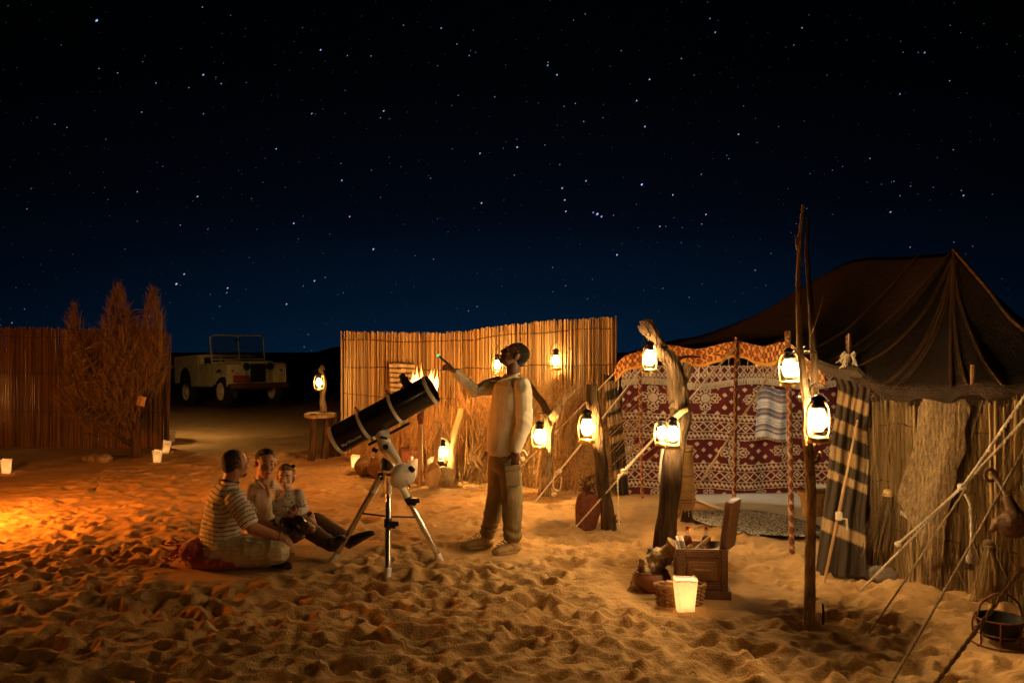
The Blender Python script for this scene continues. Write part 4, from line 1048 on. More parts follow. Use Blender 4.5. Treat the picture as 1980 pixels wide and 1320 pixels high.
# ------------------------------------------------------------------ telescope
def telescope():
    Yt = 6.75; feet = [GZ(640, 1084), GZ(750, 1112), GZ(856, 1084)]
    c = feet[0]*.5+feet[2]*.5; t = thing('telescope', 'black reflector telescope on a white equatorial mount and steel tripod', 'telescope', (c.x, Yt, 0))
    hub = P(752, 915, Yt)
    tops = [P(735, 925, Yt+.03), P(751, 925, Yt-.06), P(775, 938, Yt+.03)]
    for f, tp in zip(feet, tops):
        f = f-V((0, 0, .03)); l = MB().tube([f.lerp(tp, .12), tp], .0235, 16).build('leg', MT['chrome'], t)
        MB().tube([f, f.lerp(tp, .13)], [.020, .027], 14).build('foot', MT['white_metal'], l)
        MB().tube([tp.lerp(f, .16), tp+(tp-f).normalized()*.02], .028, 14).build('socket', MT['white_metal'], l)
    for f, tp, s in ((feet[1], tops[1], .46), (feet[2], tops[2], .20)):
        p = tp.lerp(f, s); d = (tp-f).normalized(); mb = MB().tube([p-d*.03, p+d*.03], .032, 14); mb.box(p+V((.035, -.02, -.005)), (.05, .03, .055)); mb.tube([p+V((.05, -.03, 0)), p+V((.085, -.03, .005))], .018, 8)
        mb.build('leg_clamp', MT['plastic'], t, bevel=0)
    sp = MB(); tri = [tp.lerp(f, .42) for f, tp in zip(feet, tops)]; cc = sum(tri, V((0, 0, 0)))/3
    for q in tri: sp.tube([q, cc], .008, 6)
    sp.build('spreader', MT['black'], t)
    mb = MB().lathe([(.035, -.06), (.055, -.05), (.058, 0), (.045, .012), (.045, .03)], 22, hub); mb.build('tripod_head', MT['white_metal'], t)
    mb = MB().box(hub+V((-.06, -.03, -.0)), (.04, .03, .03)); mb.tube([hub+V((-.05, -.04, -.03)), hub+V((-.05, -.06, -.03))], .014, 10); mb.build('azimuth_knob', MT['plastic'], t)
    # mount: polar axis block leaning up-left
    a0, a1 = P(757, 900, Yt-.01), P(737, 835, Yt-.02); d = (a1-a0).normalized()
    mb = MB().tube([a0-d*.01, a0+d*.08, a0+d*.12, a0+d*.2, a0+d*.29], [.030, .038, .05, .052, .046], 18); mb.build('mount_body', MT['white_metal'], t)
    MB().lathe([(.06, 0), (.065, .03), (.05, .08), (.038, .10)], 18, P(749, 908, Yt)).build('mount_base', MT['plastic'], t)
    b0, b1 = P(748, 862, Yt-.03), P(772, 897, Yt-.11); mb = MB().tube([b0, b0.lerp(b1, .5), b1], [.045, .04, .027], 16); mb.build('declination_housing', MT['white_metal'], t)
    mb = MB(); q = P(748, 862, Yt-.03); mb.tube([q+V((0, -.045, 0)), q+V((0, -.07, 0))], .022, 14); mb.build('lock_knob', MT['plastic'], t); MB().box(P(742, 846, Yt-.09), (.06, .03, .016), rotm('Y', 12)).build('lock_lever', MT['plastic'], t, bevel=.004); MB().tube([P(728, 872, Yt-.06), P(722, 868, Yt-.08)], .018, 10).build('altitude_knob', MT['plastic'], t)
    s0, s1 = b1, P(790, 938, Yt-.25); dd = (s1-s0).normalized(); MB().tube([s0, s1+dd*.03], .009, 10).build('counterweight_shaft', MT['chrome'], t)
    a, b = frame(dd); R = basis(a, b, dd); wc = P(777, 919, Yt-.19)
    MB().lathe([(.02, -.055), (.085, -.05), (.105, -.03), (.112, .0), (.108, .03), (.09, .05), (.02, .055)], 28, wc, R).build('counterweight', MT['white_metal'], t)
    mb = MB(); mb.tube([wc+a*.1+b*.02, wc+a*.14+b*.03], .012, 8); mb.tube([P(793, 903, Yt-.25), P(799, 910, Yt-.27)], .02, 8); mb.build('set_screw', MT['plastic'], t)
    # optical tube
    e0, e1 = P(650, 851, Yt+.03), P(837, 751, Yt-.05); ax = (e1-e0).normalized(); u = V((0, -1, 0)).cross(ax).normalized(); v = u.cross(ax); R = basis(u, v, ax); L_ = (e1-e0).length; r = .117
    ot = MB().lathe([(r-.004, -.0), (r, .01), (r, L_-.01), (r-.004, L_), (r-.012, L_), (r-.014, L_*.3)], 48, e0, R, cap=False); ot.lathe([(.001, .02), (r-.004, .02)], 48, e0, R, cap=False)
    tb = ot.build('optical_tube', MT['tube_black'], t)
    for s, wd in ((-.004, .028), (L_-.034, .026)): MB().lathe([(r+.0005, s), (r+.0045, s+.003), (r+.0045, s+wd), (r+.0005, s+wd+.002)], 48, e0, R, cap=False).build('end_ring', MT['white_metal'], tb)
    for s in (L_*.30, L_*.62):
        mb = MB().lathe([(r+.001, s-.013), (r+.009, s-.011), (r+.009, s+.011), (r+.001, s+.013)], 48, e0, R, cap=False); mb.box(e0+ax*s+u*(r+.016), (.03, .03, .022), R)
        mb.box(e0+ax*s-u*(r+.012), (.04, .04, .03), R); ob = mb.build('tube_ring', MT['white_metal'], t)
        MB().tube([e0+ax*s+u*(r+.02), e0+ax*s+u*(r+.045)], .01, 10).build('ring_knob', MT['plastic'], ob)
    MB().box(e0+ax*L_*.46-u*(r+.035), (.022, .05, L_*.42), R).build('dovetail_bar', MT['plastic'], t)
    MB().tube([e0+ax*L_*.46-u*(r+.03), a1-d*.02], .05, 14).build('saddle', MT['white_metal'], t)
    fc = e0+ax*(L_-.17)+u*r; mb = MB().lathe([(.045, -.01), (.045, .012), (.033, .016), (.033, .05), (.037, .052), (.037, .062), (.026, .066), (.026, .095), (.02, .1)], 22, fc, basis(ax, -v, u)); mb.tube([fc+u*.03-v*.04, fc+u*.03+v*.04], .008, 8)
    for s in (-1, 1): mb.tube([fc+u*.03+v*.04*s, fc+u*.03+v*.06*s], .02, 12)
    mb.build('focuser', MT['plastic'], t)
    mb = MB()
    for k in range(4): mb.ell(e0+ax*(L_-.06)+(u*math.cos(k*1.6-.7)-v*math.sin(k*1.6-.7))*0+(R @ V((math.cos(k*1.57+2.6)*r, math.sin(k*1.57+2.6)*r, 0))), .006, nu=8, nv=6)
    mb.build('screw', MT['chrome'], t)
    # maker's lettering along the tube, curved onto its near side
    cu = bpy.data.curves.new('lettering', 'FONT'); cu.body = 'Sky-Watcher'; cu.size = .034; cu.align_x = 'LEFT'; tmp = bpy.data.objects.new('lt', cu); COL.objects.link(tmp)
    dg = bpy.context.evaluated_depsgraph_get(); dg.update(); me = bpy.data.meshes.new_from_object(tmp.evaluated_get(dg)); bpy.data.objects.remove(tmp); bpy.data.curves.remove(cu)
    q = coords(me); o_ = worg(t); near = V((0, -1, 0)); near = (near-ax*near.dot(ax)).normalized(); th0 = -.62; res = []
    for x, y, z in q:
        th = th0+y/r; rad = near*math.cos(th)+u*math.sin(th); res.append(e0+ax*(.05+x)+rad*(r+.0015)-o_)
    me.vertices.foreach_set('co', np.array([tuple(p) for p in res], np.float32).ravel()); me.update(); me.materials.clear(); link('lettering', me, MT['white_metal'], tb)
telescope()

# ------------------------------------------------------------------ flames, torch, camp fire
FLM = flame_mat('fire', 5.0)
def flames(c, w_, h, n, parent, seed=1):
    r3 = random.Random(seed); mb = MB()
    for k in range(n):
        a = r3.uniform(0, 6.28); d = r3.random()**.5*w_; hh = h*r3.uniform(.45, 1.05)*(1-.35*d/w_); b = V(c)+V((math.cos(a)*d, math.sin(a)*d, -.02)); r0 = w_*r3.uniform(.16, .3); pts, rs = [], []; ph = r3.uniform(0, 6)
        for i in range(9):
            s = i/8; pts.append(b+V((math.sin(ph+s*4)*.10*w_*s+d*math.cos(a)*.35*s, math.cos(ph+s*3)*.1*w_*s, hh*s))); rs.append(max(.002, r0*(math.sin(math.pi*(s*.75+.22)))*(1-s)**.6))
        mb.tube(pts, rs, 9)
    return mb.build('flames', FLM, parent)
def torch():
    b = GZ(813, 941); t = thing('fire_torch', 'burning fire bowl torch on a wooden pole behind the telescope', 'torch', b); Yd = b.y
    MB().tube([b-V((0, 0, .1)), P(813, 815, Yd)], [.034, .031], 12).build('pole', MT['woodpale'], t)
    MB().lathe([(.03, 0), (.045, .12), (.05, .2), (.10, .30), (.16, .37), (.165, .385), (.15, .38), (.10, .33)], 24, P(813, 820, Yd)).build('fire_bowl', MT['rust'], t)
    c = P(813, 758, Yd); flames(c, .17, .42, 16, t, 3)
    ld = bpy.data.lights.new('fire_light', 'POINT'); ld.energy = 52*PW; ld.color = (1, .40, .09); ld.shadow_soft_size = .10; lo = bpy.data.objects.new('fire_light', ld); COL.objects.link(lo); lo.parent = t; lo.location = c+V((0, 0, .18))-b
torch()
def campfire(x, y, power, label, lights=True):
    z = gz(x, y); t = thing('camp_fire', label, 'fire', (x, y, z), 'open fires of the camp')
    for k in range(7):
        a = k*.9; MB().tube([(x+math.cos(a)*.38, y+math.sin(a)*.38, z+.03), (x-math.cos(a)*.05, y-math.sin(a)*.05, z+.20)], [.045, .035], 8, jit=.1).build('log', MT['bark'], t)
    for k in range(11):
        a = k*.571; MB().ell((x+math.cos(a)*.52, y+math.sin(a)*.52, z+.03), (.1, .09, .07), rotm('Z', k*40), 10, 7).build('stone', MT['stone'], t)
    flames((x, y, z+.1), .26, .6, 20, t, 9)
    ld = bpy.data.lights.new('fire_light', 'POINT'); ld.energy = power*PW; ld.color = (1, .27, .025); ld.shadow_soft_size = .16; lo = bpy.data.objects.new('fire_light', ld); COL.objects.link(lo); lo.parent = t; lo.location = (0, 0, .62)
def added_fill_stake(x, y, power, label, lab2):
    z = gz(x, y); t = thing('added_fill_stake', label, 'post', (x, y, z)); branch(MB(), [(x, y, z-.1), (x+.03, y, z+1.2), (x-.02, y, z+2.7)], [.05, .045, .03], 8).build('trunk', MT['bark'], t)
    branch(MB(), [(x, y, z+2.45), (x+.15, y+.15, z+2.62), (x+.26, y+.26, z+2.66)], [.025, .022, .016], 6).build('branch', MT['bark'], t)
    o = copytree(LP); o.location = (x+.26, y+.26, z+2.28); tag(o, lab2, 'lantern', 'lit hurricane lanterns'); o.scale = (1, 1, 1)
    for c in o.children:
        if c.type == 'LIGHT': c.data.energy = power*PW; c.data.color = (1, .55, .16)
added_fill_stake(-1.6, -1.6, 165, 'tall stake added behind the camera for an unseen fill lantern', 'unseen lantern added behind the camera as foreground fill')  # unseen fill lantern, added to brighten the foreground and camera-facing sides
campfire(-5.55, 7.75, 92, 'log camp fire ringed with stones on the open sand')
# ------------------------------------------------------------------ off-road car on the dune
def jeep():
    Yj = 21.6; base = P(428, 785, Yj); yaw = math.atan2(-.739, .675)
    fx, fy = .675, -.739
    t = thing('off_road_car', 'cream open pick up off-road car parked on the dark dune', 'car'); B = MT['jeep']; K = MT['plastic']
    # local frame: x forward, y left, z up; origin under the right front wheel
    W, WB, R = 1.55, 2.23, .37
    def bx(name, x0, x1, y0, y1, z0, z1, mt=B, parent=None, bev=.02):
        o = MB().box(((x0+x1)/2, (y0+y1)/2, (z0+z1)/2), (x1-x0, y1-y0, z1-z0)).build(name, mt, parent or t, bevel=bev); return o
    def panel(name, prof, y0, y1, mt=B, parent=None, bev=.012):   # side profile (x,z) given a thickness
        n = len(prof); mb = MB().add([(x, y, z) for y in (y0, y1) for x, z in prof], [tuple(range(n)), tuple(range(2*n-1, n-1, -1))]+[(i, i+n, (i+1) % n+n, (i+1) % n) for i in range(n)])
        return mb.build(name, mt, parent or t, bevel=bev, smooth=False)
    def arch(cx, r, z0, n=9): return [(cx+r*math.cos(math.pi*k/n), z0+r*1.0*math.sin(math.pi*k/n)) for k in range(n+1)]
    z0 = .52
    for y0, y1 in ((-.05, .0), (W-.25, W-.20)):     # right and left sides (local y from 0 at right wheel outer face)
        pass
    ys_ = {'r': -.02, 'l': W-.02}
    for s, y in ys_.items():
        ya, yb = (y-.03, y) if s == 'r' else (y, y+.03)
        fprof = [(.48, z0+.02)]+[(a, b) for a, b in arch(0, .44, z0+.02)][0:] ; fprof = [(.48, .50), (.48, 1.02), (.42, 1.06), (-.55, 1.08), (-.55, .50)]+[(-q[0]+0, q[1]) for q in arch(0, .43, .50)]
        panel('front_wing', fprof, ya, yb)
        panel('door', [(-.57, .50), (-.57, 1.10), (-1.28, 1.10), (-1.28, .50)], ya, yb)
        rp = [(-1.30, .52), (-1.30, 1.36), (-2.95, 1.36), (-2.95, .62), (-2.70, .62)]+[(-2.23-q[0], q[1]) for q in arch(0, .43, .62)]+[(-1.78, .52)]
        panel('tub_side', rp, ya, yb)
    bx('wing_top', -.55, .46, 0, .36, 1.055, 1.075); bx('wing_top', -.55, .46, W-.40, W-.04, 1.055, 1.075)
    bx('wing_front', .44, .47, -.03, .36, .55, 1.04); bx('wing_front', .44, .47, W-.40, W-.0, .55, 1.04)
    panel('bonnet', [(.50, 1.06), (.48, 1.12), (-.52, 1.19), (-.55, 1.10)], .34, W-.36)
    gp = bx('radiator_panel', .46, .49, .34, W-.38, .55, 1.06)
    bx('grille', .495, .51, .56, W-.58, .58, 1.05, K, gp, .005)
    for y in (.45, W-.47):
        l = MB().lathe([(.10, 0), (.105, .02), (.095, .04)], 20, (.49, y, .98), rotm('Y', 90)).build('headlight', MT['chrome'], t); MB().lathe([(.09, .036), (.07, .05), (.002, .06)], 20, (.49, y, .98), rotm('Y', 90)).build('lens', MT['glass_red'], l)
        bx('grille_bar', .51, .52, y-.004, y+.004, .6, 1.0, K, gp, 0)
    for y in (.1, W-.14): MB().lathe([(.035, 0), (.03, .03)], 14, (.47, y, .88), rotm('Y', 90)).build('side_lamp', MT['clay'], t)
    bx('bumper', .60, .66, -.04, W, .42, .56, MT['wood_dark']); bx('bumper_iron', .50, .60, .35, .42, .45, .52, K); bx('bumper_iron', .50, .60, W-.46, W-.39, .45, .52, K)
    plate = bx('number_plate', .672, .68, .02, .42, .58, .76, MT['red'], None, .003)
    bx('chassis', -2.9, .5, .35, W-.4, .38, .52, K); bx('bulkhead', -.60, -.55, 0, W-.04, .55, 1.14); bx('floor', -2.9, -.6, 0, W-.04, .52, .58, K); bx('tail', -2.95, -2.9, 0, W-.04, .62, 1.34)
    bx('tub_front', -1.34, -1.29, 0, W-.04, .6, 1.36); bx('inner_tub', -2.9, -1.34, 0, .2, .58, 1.3, K); bx('inner_tub', -2.9, -1.34, W-.25, W-.05, .58, 1.3, K)
    wf = MB(); r_ = .02; pts = [(-.58, .02, 1.10), (-.66, .02, 1.78), (-.67, .10, 1.84), (-.67, W-.14, 1.84), (-.66, W-.06, 1.78), (-.58, W-.06, 1.10)]; wf.tube(pts, r_, 8); wf.tube([(-.60, .02, 1.2), (-.60, W-.06, 1.2)], r_, 8); wf.tube([(-.58, W/2, 1.2), (-.66, W/2, 1.84)], .014, 8); w_ = wf.build('windscreen_frame', MT['jeep'], t)
    MB().box((-.63, W/2-.02, 1.52), (.008, W-.12, .60), rotm('Y', -7)).build('pane', MT['glass'], w_)
    st = MB().torus((-.85, W-.45, 1.22), .2, .016, rotm('Y', 60), 24, 8); st.tube([(-.85, W-.45, 1.22), (-.65, W-.45, 1.0)], .014, 8); st.build('steering_wheel', K, t)
    for y in (.1, .58, 1.06): o = bx('seat', -1.25, -.85, y, y+.4, .75, .88, K, None, .04); bx('backrest', -1.28, -1.20, y, y+.4, .88, 1.28, K, o, .03)
    MB().tube([(-.70, .0, 1.60), (-.66, -.10, 1.60)], .008, 6).build('mirror_arm', K, t); MB().tube([(-.66, W/2, 1.74), (-.70, W/2, 1.66)], .05, 12).build('mirror', K, t)
    wheel = None
    for x in (0, -WB):
        for y in (.06, W-.24):
            if wheel is None:
                tw = MB(); n = 32; prof = [(.22, 0), (.34, .0), (.365, .03), (.37, .05), (.37, .13), (.365, .15), (.34, .18), (.22, .18)]; tw.lathe(prof, n, (0, 0, 0), rotm('X', 90), cap=False); tw.lathe([(.225, .18), (.19, .14), (.002, .14)], n, (0, 0, 0), rotm('X', 90), cap=False); e = thing('wheel', 'x', 'x'); del e['label']; del e['category']; e.parent = t; wheel = e
                tw.build('tyre', MT['rubber'], None).parent = e
                rm = MB().lathe([(.225, -.005), (.235, .01), (.19, .035), (.10, .02), (.06, -.01), (.05, -.03), (.002, -.035)], 28, (0, 0, 0), rotm('X', 90), cap=False); rm.build('rim', MT['shirt_cream'], None).parent = e
            else: e = copytree(wheel, t)
            # lathe axis z -> -y after the turn, so the tyre spans y..y-.18; right wheels face -y
            e.location = (x, y, R) if y < .5 else (x, y+.06, R); e.rotation_euler = (0, 0, 0) if y > .5 else (0, 0, 0)
            if y < .5: e.rotation_euler = (0, 0, 0); e.scale = (1, -1, 1); e.location = (x, -.02, R)
    t.location = (base.x, base.y, base.z); t.rotation_euler = (0, math.radians(-2.5), yaw)
    return t
jp = jeep()

# ------------------------------------------------------------------ log table with driftwood post
def log_table():
    b = GZ(615, 886); Yd = b.y; t = thing('log_table', 'rough small log table holding the driftwood lamp post', 'table', b)
    mb = MB(); A = crom([P(588, 800, Yd-.15), P(605, 803, Yd-.28), P(640, 801, Yd-.2), P(648, 798, Yd+.1), P(620, 795, Yd+.25), P(594, 797, Yd+.1)], 22); n = len(A); mb.add([p for p in A]+[p-V((0, 0, .05)) for p in A], [tuple(range(n)), tuple(range(2*n-1, n-1, -1))]+[(i, i+n, (i+1) % n+n, (i+1) % n) for i in range(n)])
    mb.build('table_top', MT['bark_pale'], t, smooth=False)
    for a, c, d in ((602, 888, -.2), (628, 884, 0), (641, 880, .15)): branch(MB(), [P(a, c, Yd+d)-V((0, 0, .05)), P(a+3, 850, Yd+d), P(a+5, 800, Yd+d)], [.055, .05, .045], 9).build('leg', MT['bark'], t)
    t = thing('driftwood_post', 'gnarled driftwood upright on the log table carrying a lantern', 'post', P(623, 795, Yd))
    mb = MB(); branch(mb, px([(626, 796), (623, 770), (626, 745), (622, 722), (623, 706)], Yd), [.05, .04, .036, .04, .02], 9, .25)
    for k in range(14):
        s = P(623+random.uniform(-5, 5), random.uniform(706, 790), Yd); mb.tube([s, s+V((random.gauss(0, .05), random.gauss(0, .04), random.uniform(.0, .06)))], [.012, .004], 5)
    mb.build('wood', MT['bark'], t)
log_table()

# ------------------------------------------------------------------ things along the foot of the screen
def lump(name, c, r, mt, label, cat, nz=.10, sc_=6, vox=.012, group=None):
    mb = MB().ell(c, r, None, 20, 14); t = thing(name, label, cat, (c[0], c[1], c[2]-r[2]*.8), group)
    fused('body', mb, mt, t, vox, 1, lambda p: min(r)*nz*fbm(p*sc_*1.5, 3)); return t
Ys = GY(935)
p = G(735, 925); t = lump('round_sack', (p.x, p.y, .17), (.16, .15, .19), MT['leather'], 'dark round leather sack on the sand beside the pale paper lantern', 'sack')
MB().box(P(738, 884, p.y), (.24, .16, .05), rotm('Z', 12)).build('tray', MT['woodpale'], t, bevel=.01)
p = G(708, 920); lump('cloth_bundle', (p.x, p.y+.1, .12), (.17, .14, .14), MT['straw_dark'], 'dull brown cloth bundle beside the round sack', 'bundle')
p = G(770, 915); t = thing('wooden_box', 'reddish wooden box standing behind the tripod', 'box', (p.x+.2, p.y+.3, 0)); MB().box((p.x+.2, p.y+.3, .14), (.40, .24, .30), rotm('Z', 8)).build('body', MT['clay'], t, bevel=.01); MB().box((p.x+.2, p.y+.3, .30), (.42, .26, .03), rotm('Z', 8)).build('lid', MT['wood_dark'], t, bevel=.006)
p = G(800, 935); t = thing('white_jerrycan', 'white plastic jerrycan beside the torch pole', 'jerrycan', (p.x, p.y+.1, 0)); MB().box((p.x, p.y+.1, .15), (.17, .13, .29), rotm('Z', 10)).build('body', MT['white_metal'], t, bevel=.025); MB().tube([(p.x-.04, p.y+.1, .29), (p.x-.04, p.y+.1, .33)], .022, 12).build('cap', MT['white_metal'], t)
def paddle():
    b = G(834, 940); t = thing('wooden_paddle', 'carved wooden paddle with long handle leaning among the sacks', 'paddle', b); Yd = b.y-.15; pr_ = [(822, 938), (846, 940), (852, 915), (850, 900), (843, 893), (835, 893), (826, 900), (822, 915)]
    n = len(pr_); q = [P(a, c, Yd+(.12 if c < 900 else 0)) for a, c in pr_]; mb = MB().add([v-V((0, .02, 0)) for v in q]+[v+V((0, .02, 0)) for v in q], [tuple(range(n)), tuple(range(2*n-1, n-1, -1))]+[(i, i+n, (i+1) % n+n, (i+1) % n) for i in range(n)]); mb.build('blade', MT['woodpale'], t, bevel=.012, smooth=False)
    MB().tube([P(840, 900, Yd+.08), P(846, 870, Yd+.14), P(853, 830, Yd+.26)], [.03, .024, .022], 9).build('handle', MT['woodpale'], t)
paddle()
p = G(857, 938); lump('burlap_sack', (p.x, p.y, .11), (.155, .14, .14), MT['sack'], 'lumpy tan burlap sack beside the paddle', 'sack', .18, 5)
p = G(840, 930); lump('folded_cloth', (p.x+.02, p.y+.25, .17), (.14, .10, .12), MT['shirt_white'], 'white folded cloth behind the burlap sack', 'cloth', .2, 8)
def stump():
    b = GZ(862, 920); t = thing('stump', 'wooden stump with forked logs carrying a lantern in the brushwood', 'stump', b); Yd = b.y
    z1 = P(856, 889, 10.75).z-.002
    MB().tube([(b.x-.02, 10.75, b.z-.05), (b.x-.02, 10.75, z1)], [.10, .085], 12, jit=.06).build('block', MT['bark'], t)
    branch(MB(), px([(873, 925, .15), (872, 880, .15), (878, 845, .15), (892, 790, .2)], 10.75), [.06, .055, .05, .045], 9).build('log', MT['woodpale'], t)
    branch(MB(), px([(868, 862, .12), (856, 842, .1), (842, 812, .1)], 10.75), [.045, .038, .03], 9).build('log', MT['bark_pale'], t)
stump()
def wall_cloth():
    A = np.zeros((40, 30, 3)); C = np.zeros((40, 30, 3))
    for i in range(40):
        for j in range(30):
            u, v = j/29, i/39; q = P(752+50*u+3*v, 700+58*v+3*u, 12.75-.2*u-.12+.02*math.sin(u*12)); A[i, j] = q; s = (v*6.2+u*.15) % 1; C[i, j] = (.06, .05, .03) if s < .34 else (.45, .36, .22)
    tag(sheet('wall_cloth', A, MT['cloth'], None, cols=C, thick=.006, org=A[39, 15]), 'beige cloth with dark stripes hung on the reed screen', 'cloth')
wall_cloth()
tg_ = tag(MB().box(P(273, 775, 13.0), (.13, .02, .15), rotm('Y', 15)).build('wooden_tag', MT['woodpale'], None, org=P(273, 775, 13.0), bevel=.008), 'small square wooden tag hanging in the desert bush', 'tag')
for k, (a, b_, r) in enumerate(((182, 892, .10), (200, 893, .11), (168, 890, .07))):
    p = G(a, b_); lump('stone', (p.x, p.y, r*.45), (r*1.2, r, r*.75), MT['stone'], ('pale rounded stone, middle of three left of the desert bush', 'largest rounded stone left of the desert bush', 'smallest dark stone left of the desert bush')[k], 'stone', .12, 9, .012, 'stones on the sand')
for k, (a, b_, r) in enumerate(((1690, 1112, .10), (1722, 1126, .09))):
    q = on_fence(a, b_, .1); lump('stone', (q.x, q.y, gz(q.x, q.y)+.03), (r*1.3, r, r*.7), MT['stone'], ('flat stone at the foot of the wide striped curtain', 'dark stone at the foot of the pale reed wall')[k], 'stone', .15, 9, .01, 'stones on the sand')

# ------------------------------------------------------------------ chest, bottles, bowl and the still life round it
def chest():
    b = GZ(1362, 1157); b.z = 0; yaw = -7; R = rotm('Z', yaw); W, D, H = .345, .27, .325
    t = thing('wooden_chest', 'carved dark wooden chest with brass handle and open lid', 'chest', b)
    c = V((b.x, b.y+D/2, 0))
    def L(x, y, z): return c+R @ V((x, y, z))
    def bx(name, ctr, size, mt, parent=t, bev=.004): return MB().box(L(*ctr), size, R).build(name, mt, parent, bevel=bev)
    bx('base_plinth', (0, 0, .025), (W+.045, D+.03, .065), MT['wood_dark'], bev=.008)
    th = .018
    bx('front_panel', (0, -D/2+th/2, H/2+.03), (W, th, H-.04), MT['wood']); bx('back_panel', (0, D/2-th/2, H/2+.03), (W, th, H-.04), MT['wood'])
    for s in (-1, 1): bx('side_panel', (s*(W/2-th/2), 0, H/2+.03), (th, D-2*th-.002, H-.04), MT['wood'])
    bx('tray', (0, 0, H-.05), (W-2*th-.004, D-2*th-.004, .015), MT['wood_dark'])
    # raised frame, drawer and carving on the front
    yf = -D/2
    for s in (-1, 1): bx('stile', (s*(W/2-.028), yf-.006, H/2+.03), (.056, .014, H-.042), MT['wood_dark'])
    bx('rail', (0, yf-.0055, H-.025), (W-.112, .013, .046), MT['wood_dark']); bx('rail', (0, yf-.0055, .085), (W-.112, .013, .05), MT['wood_dark'])
    dr = bx('drawer_front', (0, yf-.008, .19), (.185, .018, .125), MT['wood'], bev=.007); MB().box(L(0, yf-.0185, .19), (.14, .006, .085), R).build('drawer_panel', MT['wood'], dr, bevel=.003)
    h = MB(); h.tube([L(-.04, yf-.02, .205), L(-.04, yf-.04, .205)], .005, 8); h.tube([L(.04, yf-.02, .205), L(.04, yf-.04, .205)], .005, 8); h.tube([L(-.046, yf-.04, .205), L(.046, yf-.04, .205)], .0055, 8)
    for s in (-1, 1): h.ell(L(s*.046, yf-.04, .205), .008, nu=10, nv=7)
    h.build('handle', MT['brass'], dr)
    cv = MB()
    for k in range(9):
        for zc in (H-.025, .085): cv.torus(L(-.11+k*.0275, yf-.0125, zc), .011, .0028, R @ rotm('X', 90), 12, 5)
    for k in range(8):
        for s in (-1, 1): cv.torus(L(s*(W/2-.028), yf-.0135, .075+k*.034), .011, .0028, R @ rotm('X', 90), 12, 5)
    cv.build('carving', MT['wood'], t)
    # lid standing open, hinged along the right side
    lc = L(W/2+.035, .02, H+.155); RL = R @ rotm('Y', 7) @ rotm('Z', -20)
    ld = MB().box(lc, (.05, D+.02, .335), RL).build('lid', MT['wood'], t, bevel=.006)
    MB().box(lc+RL @ V((-.028, 0, 0)), (.008, D-.05, .28), RL).build('lid_lining', MT['leather'], ld, bevel=.002)
    MB().box(lc+RL @ V((0, -(D+.02)/2-.003, 0)), (.034, .008, .29), RL).build('lid_moulding', MT['wood_dark'], ld, bevel=.002)
    hg = MB()
    for yy in (-.08, .08): hg.tube([L(W/2+.004, yy-.02, H), L(W/2+.004, yy+.02, H)], .008, 8)
    hg.build('hinge', MT['brass'], t)
    zt = H+.004
    for k, (x, y) in enumerate(((-.08, .07), (.05, .075))):
        q = L(x, y, H-.012); bt = thing('glass_bottle', ('round glass bottle of red liquid standing above the chest drawer handle', 'round glass bottle of red liquid standing nearer the open chest lid')[k], 'bottle', q, 'red bottles in the chest'); s = 1.12
        MB().lathe([(r*s, z*s) for r, z in ((.012, 0), (.024, .006), (.030, .03), (.026, .052), (.013, .068), (.010, .085), (.013, .092), (.013, .10))], 18, q).build('glass', MT['glass_red'], bt)
        MB().lathe([(r*s, z*s) for r, z in ((.01, .003), (.022, .008), (.0285, .03), (.024, .050), (.014, .06))], 18, q).build('red_liquid', M('red_syrup%d' % k, (.16, .012, .008), .15, .1, 10, 0, spec=.6), bt); MB().tube([q+V((0, 0, .10*s)), q+V((0, 0, .122*s))], .012, 10).build('stopper', MT['red'], bt)
    q = L(.075, -.02, H-.02); RB = R @ rotm('X', 18) @ rotm('Y', -14)
    MB().lathe([(.02, -.015), (.06, -.008), (.088, .018), (.092, .03), (.084, .028), (.055, .004), (.002, 0)], 26, q, RB, cap=False, sq=.72); m_ = MB().lathe([(.02, -.015), (.06, -.008), (.088, .018), (.092, .03), (.084, .028), (.055, .004), (.002, 0)], 26, q, RB, cap=False, sq=.72)
    tag(m_.build('wooden_bowl', MT['wood'], None, org=q), 'shallow oval wooden bowl tilted on the chest contents', 'bowl')
    for k, (a, b_, lab) in enumerate((((-.04, -.03, H-.02), (.07, .03, H+.055), 'short wooden stick poking up out of the open chest'), ((-.10, -.06, H-.02), (.02, -.05, H-.005), 'dark knife handle lying in the open chest'))):
        o = MB().tube([L(*a), L(*b_)], [.012, .014], 9).build('wooden_stick', MT['woodpale'] if k == 0 else MT['leather'], None, org=L(*a)); tag(o, lab, 'stick')
    for k in range(3):
        o = MB().box(L(-.145+.018*k, -.01, H+.0), (.014, .15, .11), R @ rotm('Y', -12)).build('book', MT['shirt_white'] if k != 1 else MT['tan'], None, org=L(-.145+.018*k, -.01, H-.05), bevel=.002); tag(o, ('pale thin book nearest the chest side wall', 'tan thin book between two pale ones in the chest', 'pale thin book nearest the bottles')[k], 'book', 'books in the chest')
    q = L(-.02, .0, H-.02); m_ = MB()
    for k in range(16): m_.ell(q+V((random.gauss(0, .045), random.gauss(0, .03), random.uniform(-.012, .012))), random.uniform(.012, .02), nu=9, nv=6)
    o = m_.build('trinkets', MT['brass'], None, org=q); tag(o, 'small heap of brass trinkets in the open chest', 'trinkets'); struct(o, 'stuff')
chest()
